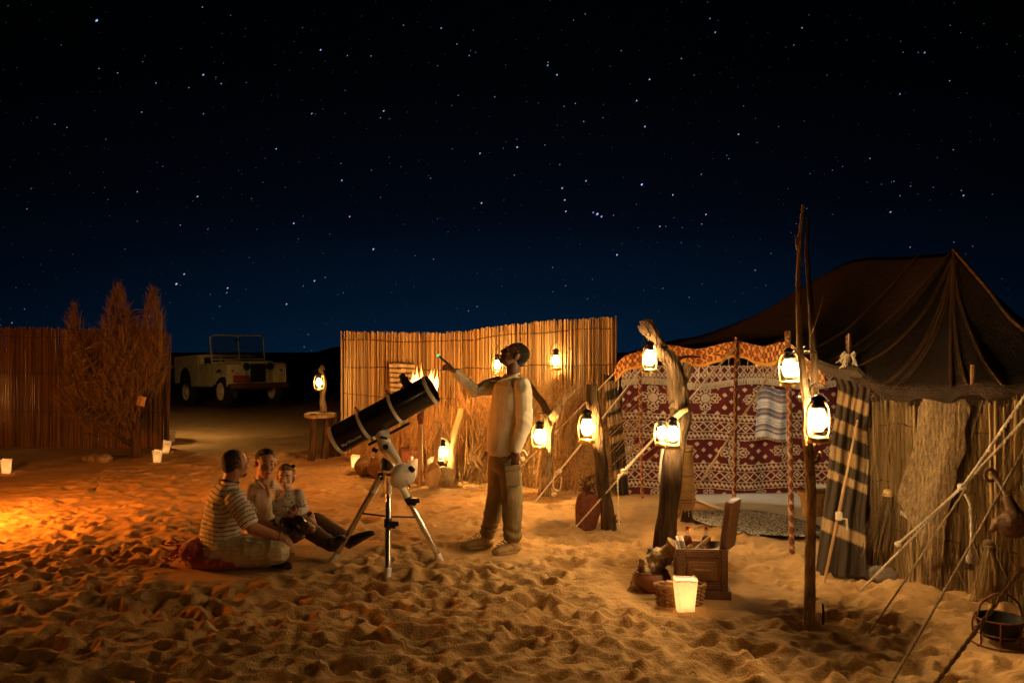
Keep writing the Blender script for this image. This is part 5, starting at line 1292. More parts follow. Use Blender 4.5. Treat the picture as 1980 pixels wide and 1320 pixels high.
def still_life():
    b = GZ(1262, 1145); b.z = 0
    t = thing('clay_bowl', 'glossy red clay bowl in front of the hide vessel', 'bowl', b); c = V((b.x, b.y+.05, -.01))
    MB().lathe([(.05, 0), (.10, .03), (.135, .08), (.132, .12), (.115, .145), (.118, .152), (.106, .15), (.12, .10), (.05, .02)], 30, c, cap=False).build('body', MT['clay'], t)
    MB().lathe([(.002, .09), (.118, .09)], 30, c, cap=False).build('inside', MT['leather'], t)
    # goat hide vessel leaning on the trunk
    t = thing('hide_vessel', 'mottled goat hide vessel with flared neck leaning by the chest', 'vessel', V((b.x+.03, b.y+.2, 0)))
    mb = MB().limb([P(1238, 1128, 6.1), P(1258, 1095, 6.08), P(1275, 1078, 6.06), P(1290, 1064, 6.02)], [.06, .092, .078, .045], 16)
    fused('body', mb, MT['hide'], t, .007, 2, lambda p: .02*fbm(p*16, 3)+.006*vn(p*70))
    q0, q1 = P(1288, 1066, 6.02), P(1303, 1050, 6.0); MB().tube([q0, q0.lerp(q1, .5), q0.lerp(q1, .85), q1], [.045, .036, .05, .06], 16).build('neck', MT['tan'], t)
    MB().tube([P(1246, 1112, 6.0), P(1232, 1130, 5.97), P(1220, 1146, 5.95)], [.035, .05, .058], 12, rb=[.02, .02, .015]).build('leg_skin', MT['hide'], t)
    q = V((b.x-.02, b.y+.42, 0)); q = P(1258, 1085, 6.35); t = thing('small_vase', 'small slim clay vase behind the hide vessel', 'vase', (q.x, q.y, 0))
    MB().tube([(q.x, q.y, -.02), (q.x, q.y, q.z)], [.08, .07], 10, jit=.06).build('block', MT['stone'], t)
    MB().lathe([(.022, 0), (.034, .03), (.03, .06), (.02, .08), (.026, .10), (.02, .098)], 18, q).build('body', MT['stone'], t)
    q = P(1278, 1090, 6.3); o = MB().box((q.x, q.y, q.z/2+.05), (.12, .05, q.z+.1), rotm('Z', 15)).build('white_box', MT['shirt_white'], None, org=(q.x, q.y, 0), bevel=.006); tag(o, 'pale cardboard box hidden behind the hide vessel', 'box')
    # wicker basket
    b = GZ(1316, 1170); b.z = 0; c = V((b.x, 5.655, 0)); t = thing('wicker_basket', 'low wicker basket behind the glowing paper lantern', 'basket', b)
    n = 22; H = .125; rx, ry = .158, .068
    for k in range(n):
        a = 2*math.pi*k/n; s = 1.0; p0 = c+V((math.cos(a)*rx*.9, math.sin(a)*ry*.9, -.02)); p1 = c+V((math.cos(a)*rx*1.02, math.sin(a)*ry*1.02, H+.01)); MB().tube([p0, p1], .005, 5).build('stake', MT['wicker'], t)
    for r_ in range(10):
        pts = []
        for k in range(n*2+1):
            a = math.pi*k/n; w_ = .009*math.cos(k*math.pi/2*1.0+(r_ % 2)*math.pi) if k % 2 == 0 else 0; s = .9+.12*r_/9; pts.append(c+V((math.cos(a)*(rx*s+w_), math.sin(a)*(ry*s+w_), .004+r_*.0125)))
        MB().tube(pts, .0068, 5).build('weaver', MT['wicker'], t)
    pts = [c+V((math.cos(a)*rx*1.05, math.sin(a)*ry*1.05, H+.008+.004*math.sin(a*11))) for a in [2*math.pi*k/40 for k in range(41)]]; MB().tube(pts, .011, 7).build('rim', MT['wicker'], t)
    MB().lathe([(.002, .01), (1*.13, .01)], 24, c, cap=False, sq=.45).build('bottom', MT['wicker'], t)
    o = MB().box(c+V((-.06, .0, .09)), (.08, .05, .13), rotm('Y', 8)).build('card_pack', MT['tan'], None, org=c+V((-.06, 0, .03)), bevel=.003); tag(o, 'small orange card packet sticking out of the wicker basket', 'packet')
    # wire basket at the right edge
    b = GZ(1950, 1258); b.z = gz(b.x, b.y); t = thing('wire_basket', 'black iron basket with wire legs at the foot of the reed wall', 'basket', b); c = V((b.x+.02, b.y+.12, b.z))
    MB().lathe([(.09, .04), (.115, .09), (.125, .15), (.128, .155), (.118, .15), (.085, .05), (.002, .045)], 28, c, cap=False).build('bowl', MT['black'], t)
    mb = MB()
    for k in range(8):
        a = k*.785+.3; d = V((math.cos(a), math.sin(a), 0)); mb.tube(crom([c+d*.128+V((0, 0, .155)), c+d*.14+V((0, 0, .10)), c+d*.135+V((0, 0, .02)), c+d*.16+V((0, 0, .004))], 10), .005, 6)
    mb.torus(c+V((0, 0, .008)), .15, .005, None, 32, 6); mb.torus(c+V((0, 0, .15)), .13, .006, None, 32, 6); mb.torus(c+V((0, 0, .07)), .132, .004, None, 32, 6); mb.build('wire_frame', MT['rust'], t)
    h = MB().tube(crom([c+V((-.13, 0, .155)), c+V((-.1, 0, .24)), c+V((0, .0, .29)), c+V((.1, 0, .24)), c+V((.13, 0, .155))], 24), .006, 6); h.build('handle', MT['rust'], t)
    # leather pouch, ring and cord on the reed wall
    q = P(1960, 1012, 4.95); t = thing('leather_pouch', 'round brown leather water pouch hanging on the reed wall', 'pouch', q)
    mb = MB().ell(q, (.095, .07, .085)); mb.limb([q+V((-.03, 0, .03)), q+V((-.09, .02, .0)), q+V((-.11, .03, -.04))], [.05, .03, .02], 10); fused('body', mb, MT['leather'], t, .008, 3, lambda p: .006*fbm(p*18, 2))
    MB().tube([q+V((0, 0, .07)), q+V((-.03, .02, .16))], [.04, .025], 10).build('neck', MT['leather'], t); MB().tube(crom([q+V((-.03, .02, .15)), P(1935, 940, 5.05), P(1918, 915, 5.15)], 10), .012, 6).build('strap', MT['leather'], t)
    q = P(1915, 918, 5.15); o = MB().torus(q, .035, .011, rotm('X', 80), 20, 8).build('wooden_ring', MT['leather'], None, org=q); tag(o, 'dark wooden ring hung on the reed wall above the pouch', 'ring')
    # bowls just inside the tent, hanging leather vessel
    q = GZ(1572, 1000); q.z = .01; t = thing('wooden_drum', 'tan wooden drum shaped bowl just inside the tent beside the curtain', 'drum', q); MB().lathe([(.11, 0), (.10, .05), (.12, .16), (.155, .24), (.16, .26), (.145, .25), (.1, .15), (.002, .14)], 26, q, cap=False).build('body', MT['tan'], t)
    MB().lathe([(.16, .255), (.168, .265), (.16, .275)], 26, q, cap=False).build('rim', MT['wood'], t)
    o = MB().lathe([(.03, 0), (.08, .01), (.14, .05), (.135, .05), (.07, .02), (.002, .015)], 24, q+V((.02, 0, .255)), cap=False).build('enamel_dish', MT['white_metal'], None, org=q+V((.02, 0, .25))); tag(o, 'white enamel dish lying on the wooden drum', 'dish')
    q = P(1322, 986, 7.25); t = thing('leather_bucket', 'tall tan leather bucket hanging behind the gnarled trunk', 'bucket', q); r0 = P(1322, 862, 7.25).z-q.z
    MB().lathe([(.02, 0), (.085, .015), (.10, .07), (.105, .09), (.098, .10), (.085, r0*.6), (.075, r0*.9), (.082, r0), (.07, r0-.01)], 28, q).build('body', MT['tan'], t); 
    for z in (.08, .1, r0*.55, r0*.93): MB().torus(q+V((0, 0, z)), .103-.028*z/r0, .006, None, 28, 6).build('hoop', MT['leather'], t)
    MB().tube([q+V((-.07, 0, r0-.02)), q+V((-.05, 0, r0+.10)), q+V((.0, 0, r0+.13))], .008, 6).build('strap', MT['leather'], t)
    q = P(1285, 932, 7.02); o = MB().lathe([(.05, 0), (.055, .02), (.05, .26), (.052, .27), (.02, .27)], 20, q, rotm('Y', 4)).build('cloth_roll', MT['shirt_white'], None, org=q); tag(o, 'white cloth roll hung under the lantern pair on the trunk', 'cloth')
still_life()
# dark clods of damp sand left of the sitting men
for k in range(15):
    a, b_ = random.uniform(60, 340), random.uniform(1050, 1115); p = GZ(a, b_); r = random.uniform(.012, .035)
    me = MB().ell((0, 0, 0), (r*1.4, r, r*.6), rotm('Z', random.uniform(0, 90)), 9, 6).mesh('clod'); me.materials.append(MT['stone']); o = link('sand_clod', me, None, None, (p.x, p.y, p.z+r*.1)); tag(o, 'small dark clod lying on the orange lit sand', 'clod', 'clods on the sand')
# brown striped cushion
def cushion():
    b = GZ(425, 1105); b.z = 0; t = thing('red_cushion', 'crumpled red velvet cushion under the man in the striped shirt', 'cushion', b); c = P(425, 1085, 6.72)
    mb = MB(); R = rotm('Z', -10)
    mb.ell((c.x, c.y, .055), (.29, .25, .07), R, 24, 12); mb.ell((c.x-.17, c.y-.02, .12), (.11, .19, .09), R, 18, 10); mb.ell((c.x+.1, c.y-.1, .05), (.19, .14, .055), R, 18, 10)
    fused('body', mb, MT['red'], t, .01, 4, lambda p: .014*np.abs(fbm(p*np.array([22, 10, 10]), 3)))
    m_ = MB()
    for k in range(40):
        u = random.random(); q = V((c.x-.30+.06*math.sin(k)+random.gauss(0, .015), c.y-.15+u*.25, .04+random.random()*.14)); m_.tube([q, q+V((-.05, random.gauss(0, .02), random.gauss(0, .02)))], .006, 4)
    struct(m_.build('fringe', MT['red'], t), 'stuff')
cushion()
# ------------------------------------------------------------------ people
def head(mb, c, f, up, s=1.0, chin=1.0):
    """skull, jaw, nose, brow, lips and ears; f = face direction"""
    f = V(f).normalized(); up = V(up); up = (up-f*up.dot(f)).normalized(); l = up.cross(f); R = basis(f, l, up); c = V(c)
    def q(x, y, z): return c+R @ (V((x, y, z))*s)
    def e(ctr, r, RR=None): mb.ell(q(*ctr), [k*s for k in r], RR or R, 18, 12)
    e((-.012, 0, .032), (.098, .076, .086)); e((.024, 0, -.012), (.068, .063, .092)); e((.030, 0, -.06), (.060, .052, .050)); e((.062, 0, -.088*chin), (.028, .030, .024))
    e((.076, 0, .033), (.020, .048, .012)); e((.058, .036, -.022), (.032, .026, .026)); e((.058, -.036, -.022), (.032, .026, .026))
    mb.tube([q(.088, 0, .022), q(.102, 0, -.004), q(.112, 0, -.022), q(.092, 0, -.032)], [.009*s, .012*s, .015*s, .012*s], 10)
    for k in (-1, 1): e((.094, k*.011, -.026), (.012, .010, .009))
    e((.090, 0, -.053), (.014, .025, .007)); e((.087, 0, -.066), (.014, .021, .008))
    for k in (-1, 1): e((-.004, k*.079, -.006), (.020, .009, .033), R @ rotm('Y', 12) @ rotm('Z', k*20)); e((-.010, k*.085, .004), (.016, .006, .022), R @ rotm('Z', k*25))
    return q, R
def eyes(q, R, s, parent):
    for k in (-1, 1):
        o = MB().ell(q(.0775, k*.031, .010), [.012*s, .013*s, .006*s], R, 12, 8).build('eye', MT['boot'], parent); MB().ell(q(.0865, k*.031, .010), [.005*s, .0075*s, .006*s], R, 10, 7).build('iris', MT['hair'], o)
        MB().tube([q(.088, k*.012, .030), q(.092, k*.030, .037), q(.082, k*.050, .032)], [.004*s, .005*s, .003*s], 6).build('eyebrow', MT['hair'], parent)
def hand(mb, w_, d, pn, side, curl=25, s=1.0, spread=6, thumb=35):
    """w_ wrist, d fingers' direction, pn palm-facing normal, side = direction of the thumb"""
    w_, d = V(w_), V(d).normalized(); pn = V(pn); pn = (pn-d*pn.dot(d)).normalized(); sd = d.cross(pn); sd = sd if sd.dot(V(side)) > 0 else -sd
    R = basis(d, sd, pn); mb.ell(w_+d*.048*s, (.055*s, .040*s, .016*s), R, 16, 10); mb.ell(w_+d*.03*s+sd*.022*s+pn*.004*s, (.036*s, .018*s, .016*s), R, 12, 8)
    for k, (o, L_, r) in enumerate(((.030, .072, .0088), (.010, .080, .0092), (-.010, .074, .0088), (-.029, .058, .0078))):
        p = w_+d*(.088-.004*abs(k-1))*s+sd*o*s; a = math.radians(curl*(.5+.12*k)); dd = (d+sd*math.tan(math.radians(spread))*(o/.03)*.35).normalized(); pts = [p-dd*.02*s, p]
        for j, fr_ in enumerate((.45, .30, .25)):
            ang = a*(j+1); v = dd*math.cos(ang)+pn*math.sin(ang); p = p+v*L_*fr_*s; pts.append(p)
        mb.limb(pts, [r*s, r*s, r*.98*s, r*.92*s, r*.75*s], 8)
    p = w_+d*.022*s+sd*.032*s+pn*.004*s; a = math.radians(thumb); v = (d*math.cos(a)+sd*math.sin(a)+pn*.35).normalized(); v2 = (d*.95+sd*.15+pn*.45).normalized()
    mb.limb([p, p+v*.036*s, p+v*.036*s+v2*.03*s, p+v*.036*s+v2*.052*s], [.014*s, .0115*s, .0105*s, .008*s], 8)
def wr(a, k=20, st=(1, 1, 1)):
    """cloth folds"""
    s_ = np.array(st)
    return lambda p: a*(.7*(1-np.abs(vn(p*s_*k)))**2+.5*vn(p*s_*k*.55+5)-.3)
def etorso(mb, rows, left):
    """rows: (centre, half width, half depth)"""
    mb.tube([r[0] for r in rows], [r[1] for r in rows], 24, rb=[r[2] for r in rows], adir=left)
    for i in (0, -1): c, a, b = rows[i]; l = V(left).normalized(); u = V((0, 0, 1)); mb.ell(c, (a*.98, b*.98, min(a, b)*.45), basis(l, u.cross(l), u), 20, 10)
def boot(mb, heel, toe, ankle, s=1.0, w_=.047):
    heel, toe, ankle = V(heel), V(toe), V(ankle); d = (toe-heel); L_ = d.length; d.normalize(); u = V((0, 0, 1)); u = (u-d*u.dot(d)).normalized(); l = u.cross(d)
    rows = [(heel-d*.0, .030, .028, .03), (heel+d*L_*.2, .041, .045, .045), (heel+d*L_*.45, .043, .042, .042), (heel+d*L_*.7, .052, .034, .034), (heel+d*L_*.9, .047, .027, .027), (toe, .028, .019, .019)]
    mb.tube([r[0]+u*r[3] for r in rows], [r[1] for r in rows], 16, rb=[r[2] for r in rows], adir=l)
    mb.ell(heel+u*.03, (.03, .03, .03)); mb.ell(toe+u*.019-d*.01, (.03, .03, .02)); mb.limb([heel+d*L_*.2+u*.05, ankle], [.046, .045], 14)
def sole(heel, toe, parent, mt):
    heel, toe = V(heel), V(toe); d = (toe-heel).normalized(); u = V((0, 0, 1)); u = (u-d*u.dot(d)).normalized(); l = u.cross(d); L_ = (toe-heel).length; n = 20; vs_ = []
    for zz in (-.006, .016):
        for k in range(n):
            a = 2*math.pi*k/n; x = .5+.53*math.cos(a); y = math.sin(a)*(.044 if x < .5 else .053); vs_.append(heel+d*x*L_+l*y+u*zz)
    MB().add(vs_, [tuple(range(n-1, -1, -1)), tuple(range(n, 2*n))]+[(k, (k+1) % n, (k+1) % n+n, k+n) for k in range(n)]).build('sole', mt, parent, smooth=False)

def standing_man():
    Yb = 7.13; t = thing('person', 'man in cream shirt and khaki trousers pointing up beside the telescope', 'person', GZ(960, 1070))
    f = V((-.8, -.6, 0)); l = V((.6, -.8, 0)); up = V((0, 0, 1))
    def q(a, b, d=0): return P(a, b, Yb+d)
    hc = q(994, 688); hf = V((-.80, -.18, .52)); nb = q(990, 728)
    Ls, Rs = q(1010, 746, -.14), q(964, 744, .13); Le, Lw = q(1014, 818, -.165), q(998, 874, -.18); Re, Rw = q(917, 756, .10), q(880, 718, .02)
    Lh, Rh = q(984, 872, -.07), q(966, 872, .09); Lk, La = q(990, 962, -.10), q(991, 1046, -.06); Rk, Ra = q(962, 958, .10), q(941, 1036, .14)
    b = MB(); qh, R = head(b, hc, hf, up, 1.0)
    b.limb([nb+V((.01, 0, -.02)), hc+R @ V((-.03, 0, -.06))], [.058, .055], 14); etorso(b, [(q(977, 862), .10, .06), (q(980, 810), .10, .065), (q(986, 755), .12, .07), (q(988, 735), .08, .05)], l)
    b.limb([Ls+V((0, .03, -.04)), Le, Lw], [.035, .035, .029]); b.limb([Rs+V((0, 0, -.02)), Re, Rw], [.035, .035, .029]); b.limb([Lh, Lk, La], [.055, .045, .04]); b.limb([Rh, Rk, Ra], [.055, .045, .04])
    hand(b, Lw, V((-.1, .05, -1)), V((.2, 1, 0)), V((-1, -.1, 0)), 38, .98)
    rd = (q(850, 690, -.03)-Rw).normalized(); hand(b, Rw, rd, V((-.5, 0, -.75)), V((.2, -1, .2)), 92, 1.0, 1)
    fused('body', b, MT['skin_dark'], t, .0055, 2); eyes(qh, R, 1.0, t)
    h = MB(); h.ell(qh(-.022, 0, .040), (.101, .081, .088), R, 22, 14); h.ell(qh(-.06, 0, -.005), (.058, .07, .06), R, 16, 10); fused('hair', h, MT['hair'], t, .005, 1, lambda p: .005*vn(p*110)-.003)
    br = MB(); br.ell(qh(.066, 0, -.085), (.026, .026, .014), R); br.build('beard', MT['hair'], t)
    pt = rd; g0 = Rw+pt*.07+V((-.01, -.0, .02)); pn_ = thing('laser_pointer', 'black pen pointer with green tip in the raised hand', 'pointer', g0); tip = P(847, 687, Yb-.03); MB().tube([g0-pt*.03, tip], .009, 10).build('barrel', MT['plastic'], pn_); MB().ell(tip, .012, nu=10, nv=8).build('lit_tip', emis('green_glow', (.05, 1, .3), .8), pn_)
    # clothes
    s = MB(); etorso(s, [(q(974, 872), .172, .13), (q(975, 850), .174, .13), (q(978, 815), .165, .122), (q(983, 775), .178, .128), (q(987, 748), .176, .112), (q(989, 733), .11, .075)], l)
    s.limb([Ls+V((.0, .03, -.0)), Ls+V((.01, 0, -.05)), Le, Lw+V((.005, 0, .035))], [.070, .074, .062, .048]); s.limb([Rs, Rs.lerp(Re, .5), Re, Rw+(Re-Rw)*.1], [.078, .07, .058, .043])
    s.tube([nb+V((0, 0, -.05)), nb+V((-.004, 0, .018))], [.085, .066], 16)
    def fold(p):
        dz = wr(.012, 13, (1, 1, .55))(p); e = np.exp(-np.sum((p-np.array(Re))**2, 1)/.012)+np.exp(-np.sum((p-np.array(Le))**2, 1)/.012); return dz+e*.004*np.sin(p[:, 2]*95+p[:, 0]*60+4*vn(p*9))
    fused('shirt', s, MT['shirt_cream'], t, .0065, 2, fold)
    MB().tube(crom([nb+V((-.07, -.03, .0)), nb+V((-.06, -.09, -.015)), nb+V((0, -.085, .005)), nb+V((.065, -.04, .03))], 14), .007, 6).build('collar', MT['shirt_cream'], t)
    pk = q(962, 742, -.17); MB().tube([q(948, 735, -.15), q(962, 738, -.175), q(975, 733, -.19)], .005, 6).build('pocket_flap', MT['shirt_cream'], t)
    tr = MB(); tr.limb([Lh+V((0, .02, -.08)), Lk, La+V((.0, 0, .05))], [.098, .088, .072], 16); tr.limb([Rh+V((0, -.02, -.08)), Rk, Ra+V((.008, 0, .03))], [.098, .086, .07], 16); etorso(tr, [(q(975, 905), .14, .10), (q(976, 872), .145, .105), (q(976, 855), .13, .09)], l)
    tr.ell(La+V((0, 0, .04)), (.078, .078, .045)); tr.ell(Ra+V((.008, 0, .03)), (.075, .075, .042))
    def tf(p):
        k = np.exp(-np.abs(p[:, 2]-.17)/.09); return wr(.011, 12, (1, 1, .7))(p)+k*.006*np.sin(p[:, 2]*70+p[:, 0]*45+5*vn(p*8))
    trs = fused('trousers', tr, MT['khaki'], t, .0065, 2, tf)
    pc = Lh.lerp(Lk, .52)+V((.015, -.098, 0)); MB().box(pc, (.13, .035, .15), rotm('Z', 8) @ rotm('Y', -4)).build('cargo_pocket', MT['khaki'], trs, bevel=.012); MB().box(pc+V((0, -.010, .075)), (.138, .035, .045), rotm('Z', 8) @ rotm('Y', -4)).build('pocket_flap', MT['khaki'], trs, bevel=.01)
    for a, h0, t0 in ((La, GZ(1001, 1068), GZ(955, 1074)), (Ra, GZ(948, 1060), GZ(893, 1062))):
        h0.z = max(h0.z, 0)+.008; t0.z = h0.z; bo = MB(); boot(bo, h0, t0, V((a.x, a.y, a.z+.02))); fb = fused('boot', bo, MT['boot'], t, .006, 2, wr(.004, 30)); sole(h0, t0, fb, MT['boot'])
        d = (t0-h0).normalized(); lc = MB()
        for k in range(4):
            c = h0+d*(.12+.022*k)+V((0, 0, .105-.012*k)); sd = V((d.y, -d.x, 0)); lc.tube([c-sd*.03, c+V((0, 0, .008)), c+sd*.03], .004, 5)
        lc.torus(h0+d*.11+V((0, -.03, .11)), .018, .003, rotm('X', 70), 14, 5); lc.build('laces', MT['leather'], fb)
standing_man()

def stripes(axes, per=.034, duty=.20, base=(.62, .55, .44), line=(.05, .035, .03)):
    def fn(p):
        best = None
        for a, b_, r in axes:
            a, b_ = np.array(a), np.array(b_); d = b_-a; L_ = np.linalg.norm(d); d = d/L_; s = (p-a) @ d; sc_ = np.clip(s, 0, L_); dist = np.linalg.norm(p-a-sc_[:, None]*d, axis=1)-r
            if best is None: best = (dist, s)
            else: k = dist < best[0]; best = (np.where(k, dist, best[0]), np.where(k, s, best[1]))
        s = best[1]+.004*np.sin(p[:, 0]*30); k = ((s/per) % 1) < duty
        return np.where(k[:, None], np.array(line), np.array(base))
    return fn
def seated_man():
    Yb = 6.72; t = thing('person', 'man in striped T-shirt sitting cross legged with his back turned', 'person', GZ(430, 1100))
    def q(a, b, d=0): return P(a, b, Yb+d)
    up = V((0, 0, 1)); fwd = V((.86, .42, 0)).normalized(); rt = V((fwd.y, -fwd.x, 0)); lf = -rt
    hc = q(456, 897); hf = V((.62, .78, .02)); nb = q(443, 930)
    Rs, Ls = q(454, 968, -.15), q(440, 956, .19); Re, Rw = q(488, 1020, -.20), q(549, 1040, -.16); Le, Lw = q(500, 1010, .25), q(545, 1030, .18)
    Rhp, Lhp = q(428, 1068, -.09), q(432, 1062, .1); Rk, Lk = q(538, 1066, -.20), q(530, 1052, .28); Ra, La = q(488, 1092, .0), q(500, 1090, -.02)
    b = MB(); qh, R = head(b, hc, hf, up, 1.0); b.limb([nb+V((0, 0, -.03)), hc+R @ V((-.03, 0, -.06))], [.066, .060], 14)
    etorso(b, [(q(428, 1072), .15, .11), (q(426, 1020), .15, .11), (q(436, 968), .16, .10), (q(440, 948), .1, .06)], lf)
    b.limb([Rs, Re, Rw], [.058, .05, .031]); b.limb([Ls, Le, Lw], [.058, .05, .031]); b.limb([Rhp, Rk, Ra], [.07, .05, .04]); b.limb([Lhp, Lk, La], [.07, .05, .04])
    hand(b, Rw, V((.65, .1, -.75)), V((-.6, .2, -.6)), V((.2, 1, .1)), 34, 1.0); hand(b, Lw, V((.8, -.1, -.6)), V((-.4, -.2, -.8)), V((.2, -1, .1)), 30, 1.0)
    fused('body', b, MT['skin'], t, .0055, 2); eyes(qh, R, 1.0, t)
    h = MB(); h.ell(qh(-.024, 0, .036), (.099, .0795, .086), R, 22, 14); h.ell(qh(-.062, 0, -.012), (.055, .066, .058), R, 16, 10); fused('hair', h, MT['hair_brown'], t, .005, 1, lambda p: .004*vn(p*110)-.003)
    bd = MB().ell(qh(.052, 0, -.082), (.034, .044, .026), R); bd.build('beard', MT['hair_brown'], t)
    s = MB(); rows = [(q(430, 1080), .182, .145), (q(427, 1058), .186, .155), (q(427, 1020), .18, .15), (q(433, 980), .188, .14), (q(438, 953), .178, .115), (q(442, 935), .11, .075)]; etorso(s, rows, lf)
    s.limb([Rs+V((-.01, .07, .02)), Rs, Rs.lerp(Re, .35), Rs.lerp(Re, .68)], [.075, .075, .076, .078], 16); s.limb([Ls, Ls.lerp(Le, .35), Ls.lerp(Le, .65)], [.074, .076, .078], 16)
    cf = stripes([(q(430, 1085), q(440, 945), .15), (Rs, Re, .08), (Ls, Le, .08)])
    fused('striped_shirt', s, MT['cloth'], t, .0055, 2, wr(.013, 12, (1, 1, 1.2)), cf)
    MB().torus(nb+V((0, 0, .0)), .072, .009, rotm('X', -14) @ rotm('Y', 6), 26, 8).build('collar', MT['hair_brown'], t)
    tr = MB(); tr.limb([Rhp, Rhp.lerp(Rk, .5), Rk], [.125, .112, .088], 18); tr.limb([Lhp, Lk], [.12, .088], 18); tr.limb([Rk, Rk.lerp(Ra, .6), Ra], [.085, .07, .06], 16); tr.limb([Lk, La], [.085, .06], 16); etorso(tr, [(q(428, 1086), .17, .14), (q(428, 1062), .165, .135)], lf)
    fused('trousers', tr, MT['beige'], t, .007, 2, lambda p: wr(.013, 15, (.6, 1, 1))(p)+.006*(1-np.abs(vn(p*np.array([14, 30, 34]))))**3)
    for a, toe in ((q(492, 1098, -.04), q(552, 1106, -.10)), (q(505, 1094, -.10), q(560, 1102, -.22))):
        a.z = max(.012, a.z); toe.z = max(.012, toe.z); bo = MB(); boot(bo, a, toe, a+V((-.01, 0, .07))); fused('shoe', bo, MT['shoe'], t, .007, 2)
    MB().torus(Rw+V((-.03, 0, .012)), .034, .008, basis(*[V(x) for x in ((0, 1, 0), (.3, 0, .95), (.95, 0, -.3))]), 18, 6).build('bracelet', MT['leather'], t)
seated_man()

def father():
    Yb = 7.2; t = thing('person', 'man in open off white shirt sitting with legs stretched and a child', 'person', GZ(515, 1062))
    def q(a, b, d=0): return P(a, b, Yb+d)
    up = V((0, 0, 1)); fwd = V((.62, -.78, 0)).normalized(); lf = V((-fwd.y, fwd.x, 0))
    hc = q(513, 896); hf = V((.50, -.85, -.08)); nb = q(509, 929)
    Rs, Ls = q(482, 952, -.06), q(541, 952, .12); Re, Rw = q(490, 1008, -.12), q(538, 1020, -.26); Le, Lw = q(572, 1004, .12), q(602, 998, -.05)
    Rhp, Lhp = q(510, 1042, -.1), q(530, 1042, .1); Rk, Ra = q(572, 1006, -.22), q(640, 1052, -.32); Lk, La = q(610, 1008, .05), q(676, 1046, -.12)
    b = MB(); qh, R = head(b, hc, hf, up+V((.08, 0, 0)), 1.02); b.limb([nb+V((0, 0, -.03)), hc+R @ V((-.025, 0, -.06))], [.066, .060], 14)
    etorso(b, [(q(515, 1050), .15, .11), (q(512, 1010), .14, .105), (q(511, 968), .165, .105), (q(509, 948), .1, .065)], lf)
    b.limb([Rs, Re, Rw], [.056, .046, .031]); b.limb([Ls, Le, Lw], [.056, .046, .031]); b.limb([Rhp, Rk, Ra], [.07, .05, .04]); b.limb([Lhp, Lk, La], [.07, .05, .04])
    hand(b, Rw, V((.7, -.3, -.6)), V((.1, .3, -.9)), V((0, -1, .3)), 35, 1.0); hand(b, Lw, V((.35, -.35, -.85)), V((-.6, .3, -.4)), V((-.6, -.6, 0)), 40, 1.0)
    fused('body', b, MT['skin'], t, .0055, 2); eyes(qh, R, 1.02, t)
    MB().tube([qh(.098, .022, -.059), qh(.104, 0, -.061), qh(.098, -.022, -.059)], .0035, 6).build('mouth', MT['clay'], t)
    h = MB(); h.ell(qh(-.020, 0, .046), (.096, .081, .080), R, 22, 14); h.ell(qh(-.066, 0, .0), (.05, .066, .056), R, 16, 10); h.ell(qh(.03, 0, .108), (.045, .05, .022), R, 14, 9); fused('hair', h, MT['hair'], t, .006, 1, lambda p: .004*vn(p*120))
    s = MB(); etorso(s, [(q(514, 1046), .172, .14), (q(512, 1015), .168, .135), (q(511, 978), .18, .13), (q(510, 951), .18, .112), (q(509, 936), .11, .075)], lf)
    s.limb([Rs+V((.03, 0, 0)), Rs.lerp(Re, .4), Rs.lerp(Re, .95)], [.076, .08, .074], 16); s.limb([Ls, Ls.lerp(Le, .4), Ls.lerp(Le, .95)], [.076, .08, .074], 16)
    fused('shirt', s, MT['shirt_white'], t, .006, 2, wr(.011, 13, (1, 1, .6)))
    for k in (-1, 1):
        c = [nb+lf*.065*k+V((0, 0, .012)), nb+lf*.07*k+fwd*.04+V((0, 0, .0)), nb+lf*.035*k+fwd*.11+V((0, 0, -.05))]
        MB().tube(c, [.012, .022, .014], 8, rb=[.008]*3).build('collar', MT['shirt_white'], t)
    MB().tube([nb+fwd*.075+V((0, 0, -.02)), nb+fwd*.112+V((0, 0, -.07)), nb+fwd*.130+V((0, 0, -.12))], [.024, .018, .004], 10, rb=[.008]*3, adir=lf).build('open_neck', MT['skin'], t)
    tr = MB(); tr.limb([Rhp, Rhp.lerp(Rk, .55), Rk], [.115, .10, .08], 16); tr.limb([Lhp, Lk], [.115, .08], 16); tr.limb([Rk, Rk.lerp(Ra, .5), Ra], [.078, .07, .06], 16); tr.limb([Lk, Lk.lerp(La, .5), La], [.078, .07, .058], 16); etorso(tr, [(q(517, 1058), .165, .13), (q(514, 1036), .16, .125)], lf)
    fused('trousers', tr, MT['dark_trouser'], t, .007, 2, wr(.011, 14, (.8, 1, 1)))
    for a, toe in ((q(642, 1066, -.34), q(662, 1046, -.52)), (q(678, 1060, -.14), q(712, 1040, -.22))):
        a.z = max(.01, a.z); d = (toe-a).normalized(); toe = a+d*.27; bo = MB(); boot(bo, a, toe, a+V((-.07, .04, .07))); fused('boot', bo, MT['shoe'], t, .007, 2)
    for w_, dd, nm in ((Rw, Rw-Re, 'watch'), (Lw, Lw-Le, 'watch')):
        d = dd.normalized(); a, c = frame(d); o = MB().torus(w_-d*.02, .033, .007, basis(a, c, d), 20, 6).build('watch', MT['chrome'], t); MB().tube([w_-d*.02+V((0, -.02, .028)), w_-d*.02+V((0, -.024, .04))], .02, 14).build('watch_face', MT['plastic'], o)
father()

